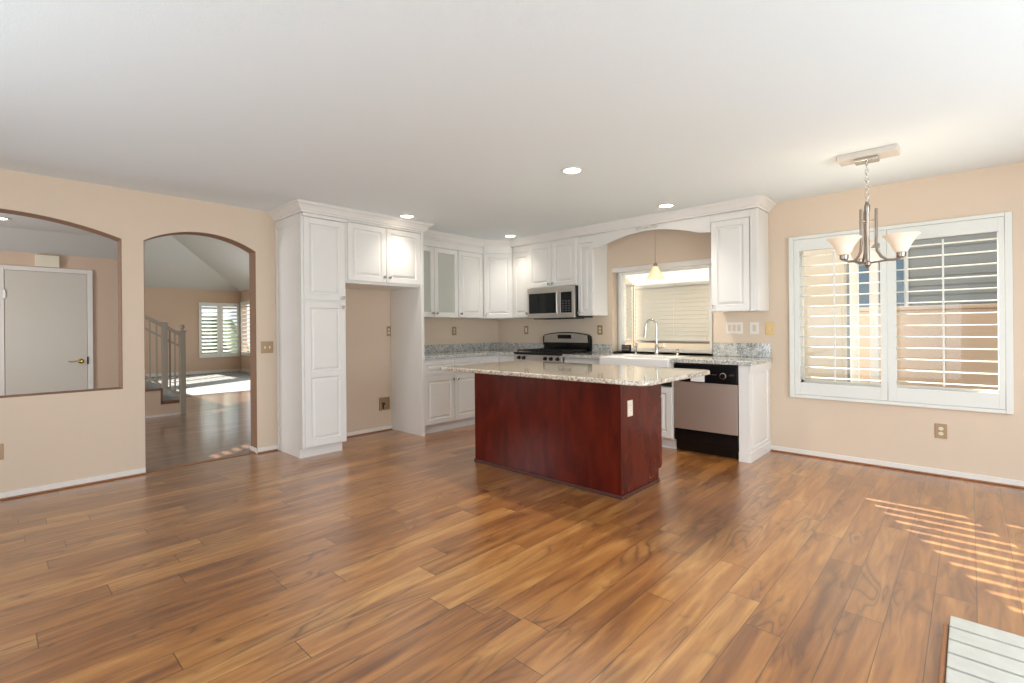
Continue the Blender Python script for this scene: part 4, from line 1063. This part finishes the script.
# ================================================================== ENTRY: DOOR, CHIME, STAIRS
dr = bpy.data.objects.new('door_1', None); COL.objects.link(dr); dr.location = (-3.4, -4.715, 0); ROOT[dr.name] = Vector(dr.location)
dr['kind'] = 'structure'; dr['label'] = 'flat grey-white entry door seen through the pass-through'; dr['category'] = 'door'
DY0, DY1, DZ = -5.092, -4.335, 1.995
bm = BM(); box(bm, -3.3985, DY0, 0.01, -3.378, DY1, DZ-0.003); lf = link('door_leaf', bm, M['door'], dr, bevel=0.002)
bm = BM(); box(bm, -3.3985, DY0-0.06, 0, -3.372, DY0-0.004, DZ+0.055); box(bm, -3.3985, DY1+0.004, 0, -3.372, DY1+0.06, DZ+0.055); box(bm, -3.3985, DY0-0.004, DZ, -3.372, DY1+0.004, DZ+0.055)
link('door_frame', bm, M['trim'], dr, bevel=0.003)
bm = BM(); mxk = Matrix.Translation((-3.3775, DY1-0.065, 0.845)) @ Matrix.Rotation(PI/2, 4, 'Y'); lathe(bm, [(0, 0), (0.032, 0), (0.030, 0.008), (0.012, 0.014), (0.012, 0.045), (0, 0.047)], seg=18, mx=mxk)
tube(bm, [(-3.335, DY1-0.065, 0.845), (-3.332, DY1-0.11, 0.848), (-3.334, DY1-0.16, 0.842), (-3.336, DY1-0.19, 0.850)], [0.011, 0.009, 0.008, 0.006], 10)
link('lever_handle', bm, M['brass'], lf, smooth=True)
bm = BM(); box(bm, -3.372, DY1-0.004, 0.80, -3.366, DY1+0.012, 0.90); link('strike_plate', bm, M['dark_gap'], dr)
for zz in (1.70, 0.3):
    bm = BM(); box(bm, -3.374, DY0-0.016, zz-0.05, -3.364, DY0+0.006, zz+0.05); link('hinge', bm, M['chrome'], dr)
bm = BM(); box(bm, -3.399, -4.825, 2.055, -3.345, -4.60, 2.205); ch = tag(link('door_chime', bm, M['ivory'], bevel=0.006), 'ivory door chime box on the wall above the entry door', 'chime')
t = thing('staircase', 'carpeted staircase with grey-beige railing and ball-topped newel beyond the arch', 'stairs', (-3.85, -3.5, 0))
SY = -3.262; run = 0.272; rise = 0.187; sx0, sx1 = -4.40, -3.40
for k in range(2):
    ya = SY - run*k; yb2 = -3.755
    bm = BM(); box(bm, sx0, yb2, rise*k, sx1-0.002, ya, rise*(k+1)); link('step', bm, M['carpet'], t)
bm = BM(); pts = [(SY, 0), (SY, rise), (SY-run, rise), (SY-run, 2*rise), (-3.755, 2*rise), (-3.755, 0)]
prism(bm, pts, 'x', sx1-0.002, sx1+0.012); link('skirt_board', bm, M['wall_entry'], t)
bm = BM(); box(bm, sx1-0.06, SY-run, rise, sx1+0.026, SY+0.028, rise+0.028); box(bm, sx1-0.06, -3.755, 2*rise, sx1+0.026, SY-run+0.028, 2*rise+0.028)
box(bm, sx1+0.0125, SY-run, rise-0.02, sx1+0.02, SY+0.02, rise); box(bm, sx1+0.0125, SY-run-0.0, rise, sx1+0.026, SY-run+0.028, 2*rise); box(bm, sx1+0.0125, SY+0.0, rise-0.07, sx1+0.02, SY+0.016, rise-0.02)
link('nosing', bm, M['nosing'], t, bevel=0.004)
bm = BM(); box(bm, sx1+0.0125, -3.755, 0, sx1+0.024, SY, 0.022); link('base_strip', bm, M['trim'], t)
bm = BM(); nx, ny = -3.368, -3.268
box(bm, nx-0.045, ny-0.035, 0.0, nx+0.045, ny+0.035, 1.215); box(bm, nx-0.055, ny-0.045, 1.215, nx+0.055, ny+0.045, 1.24)
lathe(bm, [(0, 0), (0.022, 0.0), (0.016, 0.014), (0.030, 0.035), (0.034, 0.055), (0.026, 0.078), (0, 0.088)], (nx, ny, 1.24), 16); link('newel_post', bm, M['rail'], t, bevel=0.003)
sl_ = (1.448-1.171)/(3.716-3.253)
def rz(y): return 1.171 + (-3.253 - y)*sl_
bm = BM(); prism(bm, [(ny-0.035, rz(ny-0.035)+0.015), (ny-0.035, rz(ny-0.035)-0.035), (-3.755, rz(-3.755)-0.035), (-3.755, rz(-3.755)+0.015)], 'x', nx-0.03, nx+0.03); link('handrail', bm, M['rail'], t, bevel=0.006)
bm = BM(); prism(bm, [(ny-0.035, rz(ny)-0.155), (ny-0.035, rz(ny)-0.19), (-3.755, rz(-3.755)-0.19), (-3.755, rz(-3.755)-0.155)], 'x', nx-0.014, nx+0.014); link('mid_rail', bm, M['rail'], t)
bm = BM(); prism(bm, [(ny-0.035, rise+0.12), (ny-0.035, rise+0.085), (-3.755, rise+0.415), (-3.755, rise+0.45)], 'x', nx-0.014, nx+0.014); link('bottom_rail', bm, M['rail'], t)
bm = BM(); box(bm, nx-0.034, -3.52, 2*rise+0.028, nx+0.034, -3.452, rz(-3.486)+0.05); link('newel_post', bm, M['rail'], t, bevel=0.003)
for yy in (-3.36, -3.42, -3.58, -3.66, -3.73):
    zb = rise + 0.10 + (ny - yy)*0.62; bm = BM(); box(bm, nx-0.009, yy-0.009, zb, nx+0.009, yy+0.009, rz(yy)-0.03); link('baluster', bm, M['rail'], t)

# ---- far window with shutters
fr_ = bpy.data.objects.new('window_3', None); COL.objects.link(fr_); fr_.location = (-11.05, -0.6, FW[2]); ROOT[fr_.name] = Vector(fr_.location)
fr_['kind'] = 'structure'; fr_['label'] = 'far living room window behind shutters'; fr_['category'] = 'window'
bm = BM(); y0, y1, z0, z1 = FW
box(bm, -11.10, y0, z0, -11.06, y0+0.04, z1); box(bm, -11.10, y1-0.04, z0, -11.06, y1, z1); box(bm, -11.10, y0, z0, -11.06, y1, z0+0.04); box(bm, -11.10, y0, z1-0.04, -11.06, y1, z1)
link('window_frame', bm, M['white_ext'], fr_)
bm = BM(); box(bm, -11.082, y0+0.04, z0+0.04, -11.078, y1-0.04, z1-0.04); link('pane', bm, M['glass'], fr_)
def far_shutter(label, ya, yb_):
    t = thing('plantation_shutter', label, 'shutter', (-10.98, (ya+yb_)/2, z0), 'living room shutters')
    bm = BM(); x0, x1 = -10.999, -10.965
    box(bm, x0, ya, z0-0.03, x1, ya+0.07, z1+0.03); box(bm, x0, yb_-0.07, z0-0.03, x1, yb_, z1+0.03); box(bm, x0, ya+0.07, z0-0.03, x1, yb_-0.07, z0+0.09); box(bm, x0, ya+0.07, z1-0.08, x1, yb_-0.07, z1+0.03)
    link('frame', bm, M['shutter'], t)
    bm = BM(); n = 13
    for k in range(n):
        z = z0+0.09 + (z1-z0-0.17)*(k+0.5)/n
        a = R(-28)
        prism(bm, [(-10.985 + 0.045*c*math.cos(a) - s*0.005*math.sin(a), z + 0.045*c*math.sin(a) + s*0.005*math.cos(a)) for c, s in ((-1,-1),(1,-1),(1,1),(-1,1))], 'y', ya+0.075, yb_-0.075)
    link('louvers', bm, M['shutter'], t)
far_shutter('left white shutter panel of the far living room window', -1.10, -0.555)
far_shutter('right white shutter panel of the far living room window', -0.553, -0.034)
for q, (ya, yb_) in enumerate(((-10.9, -10.0), (-9.99, -9.10))):
    t = thing('plantation_shutter', ('white side-wall shutter panel nearest the living room corner', 'white side-wall shutter panel away from the living room corner')[q], 'shutter', ((ya+yb_)/2, -0.01, 0.5), 'side-wall shutters')
    bm = BM(); box(bm, ya, -0.03, 0.5, ya+0.06, -0.001, 2.1); box(bm, yb_-0.06, -0.03, 0.5, yb_, -0.001, 2.1); box(bm, ya+0.06, -0.03, 0.5, yb_-0.06, -0.001, 0.6); box(bm, ya+0.06, -0.03, 2.0, yb_-0.06, -0.001, 2.1); link('frame', bm, M['shutter'], t)
    bm = BM()
    for k in range(12):
        z = 0.6 + 1.4*(k+0.5)/12
        a = R(30)
        prism(bm, [(-0.01 + 0.038*c*math.cos(a), z + 0.038*c*math.sin(a) + s*0.004) for c, s in ((-1,-1),(1,-1),(1,1),(-1,1))], 'x', ya+0.062, yb_-0.062)
    link('louvers', bm, M['shutter'], t)
# garden outside the far window
bm = BM(); lathe(bm, [(0, 0), (1.2, 0.05), (1.5, 0.6), (1.35, 1.2), (0.9, 1.75), (0, 2.0)], (-14.2, -0.3, -0.12), 20)
for v in bm.verts: v.co += Vector((random.uniform(-.12, .12), random.uniform(-.12, .12), random.uniform(-.08, .08)))
tag(link('garden_shrub', bm, M['hedge']), 'green shrub outside the far living room window', 'shrub')
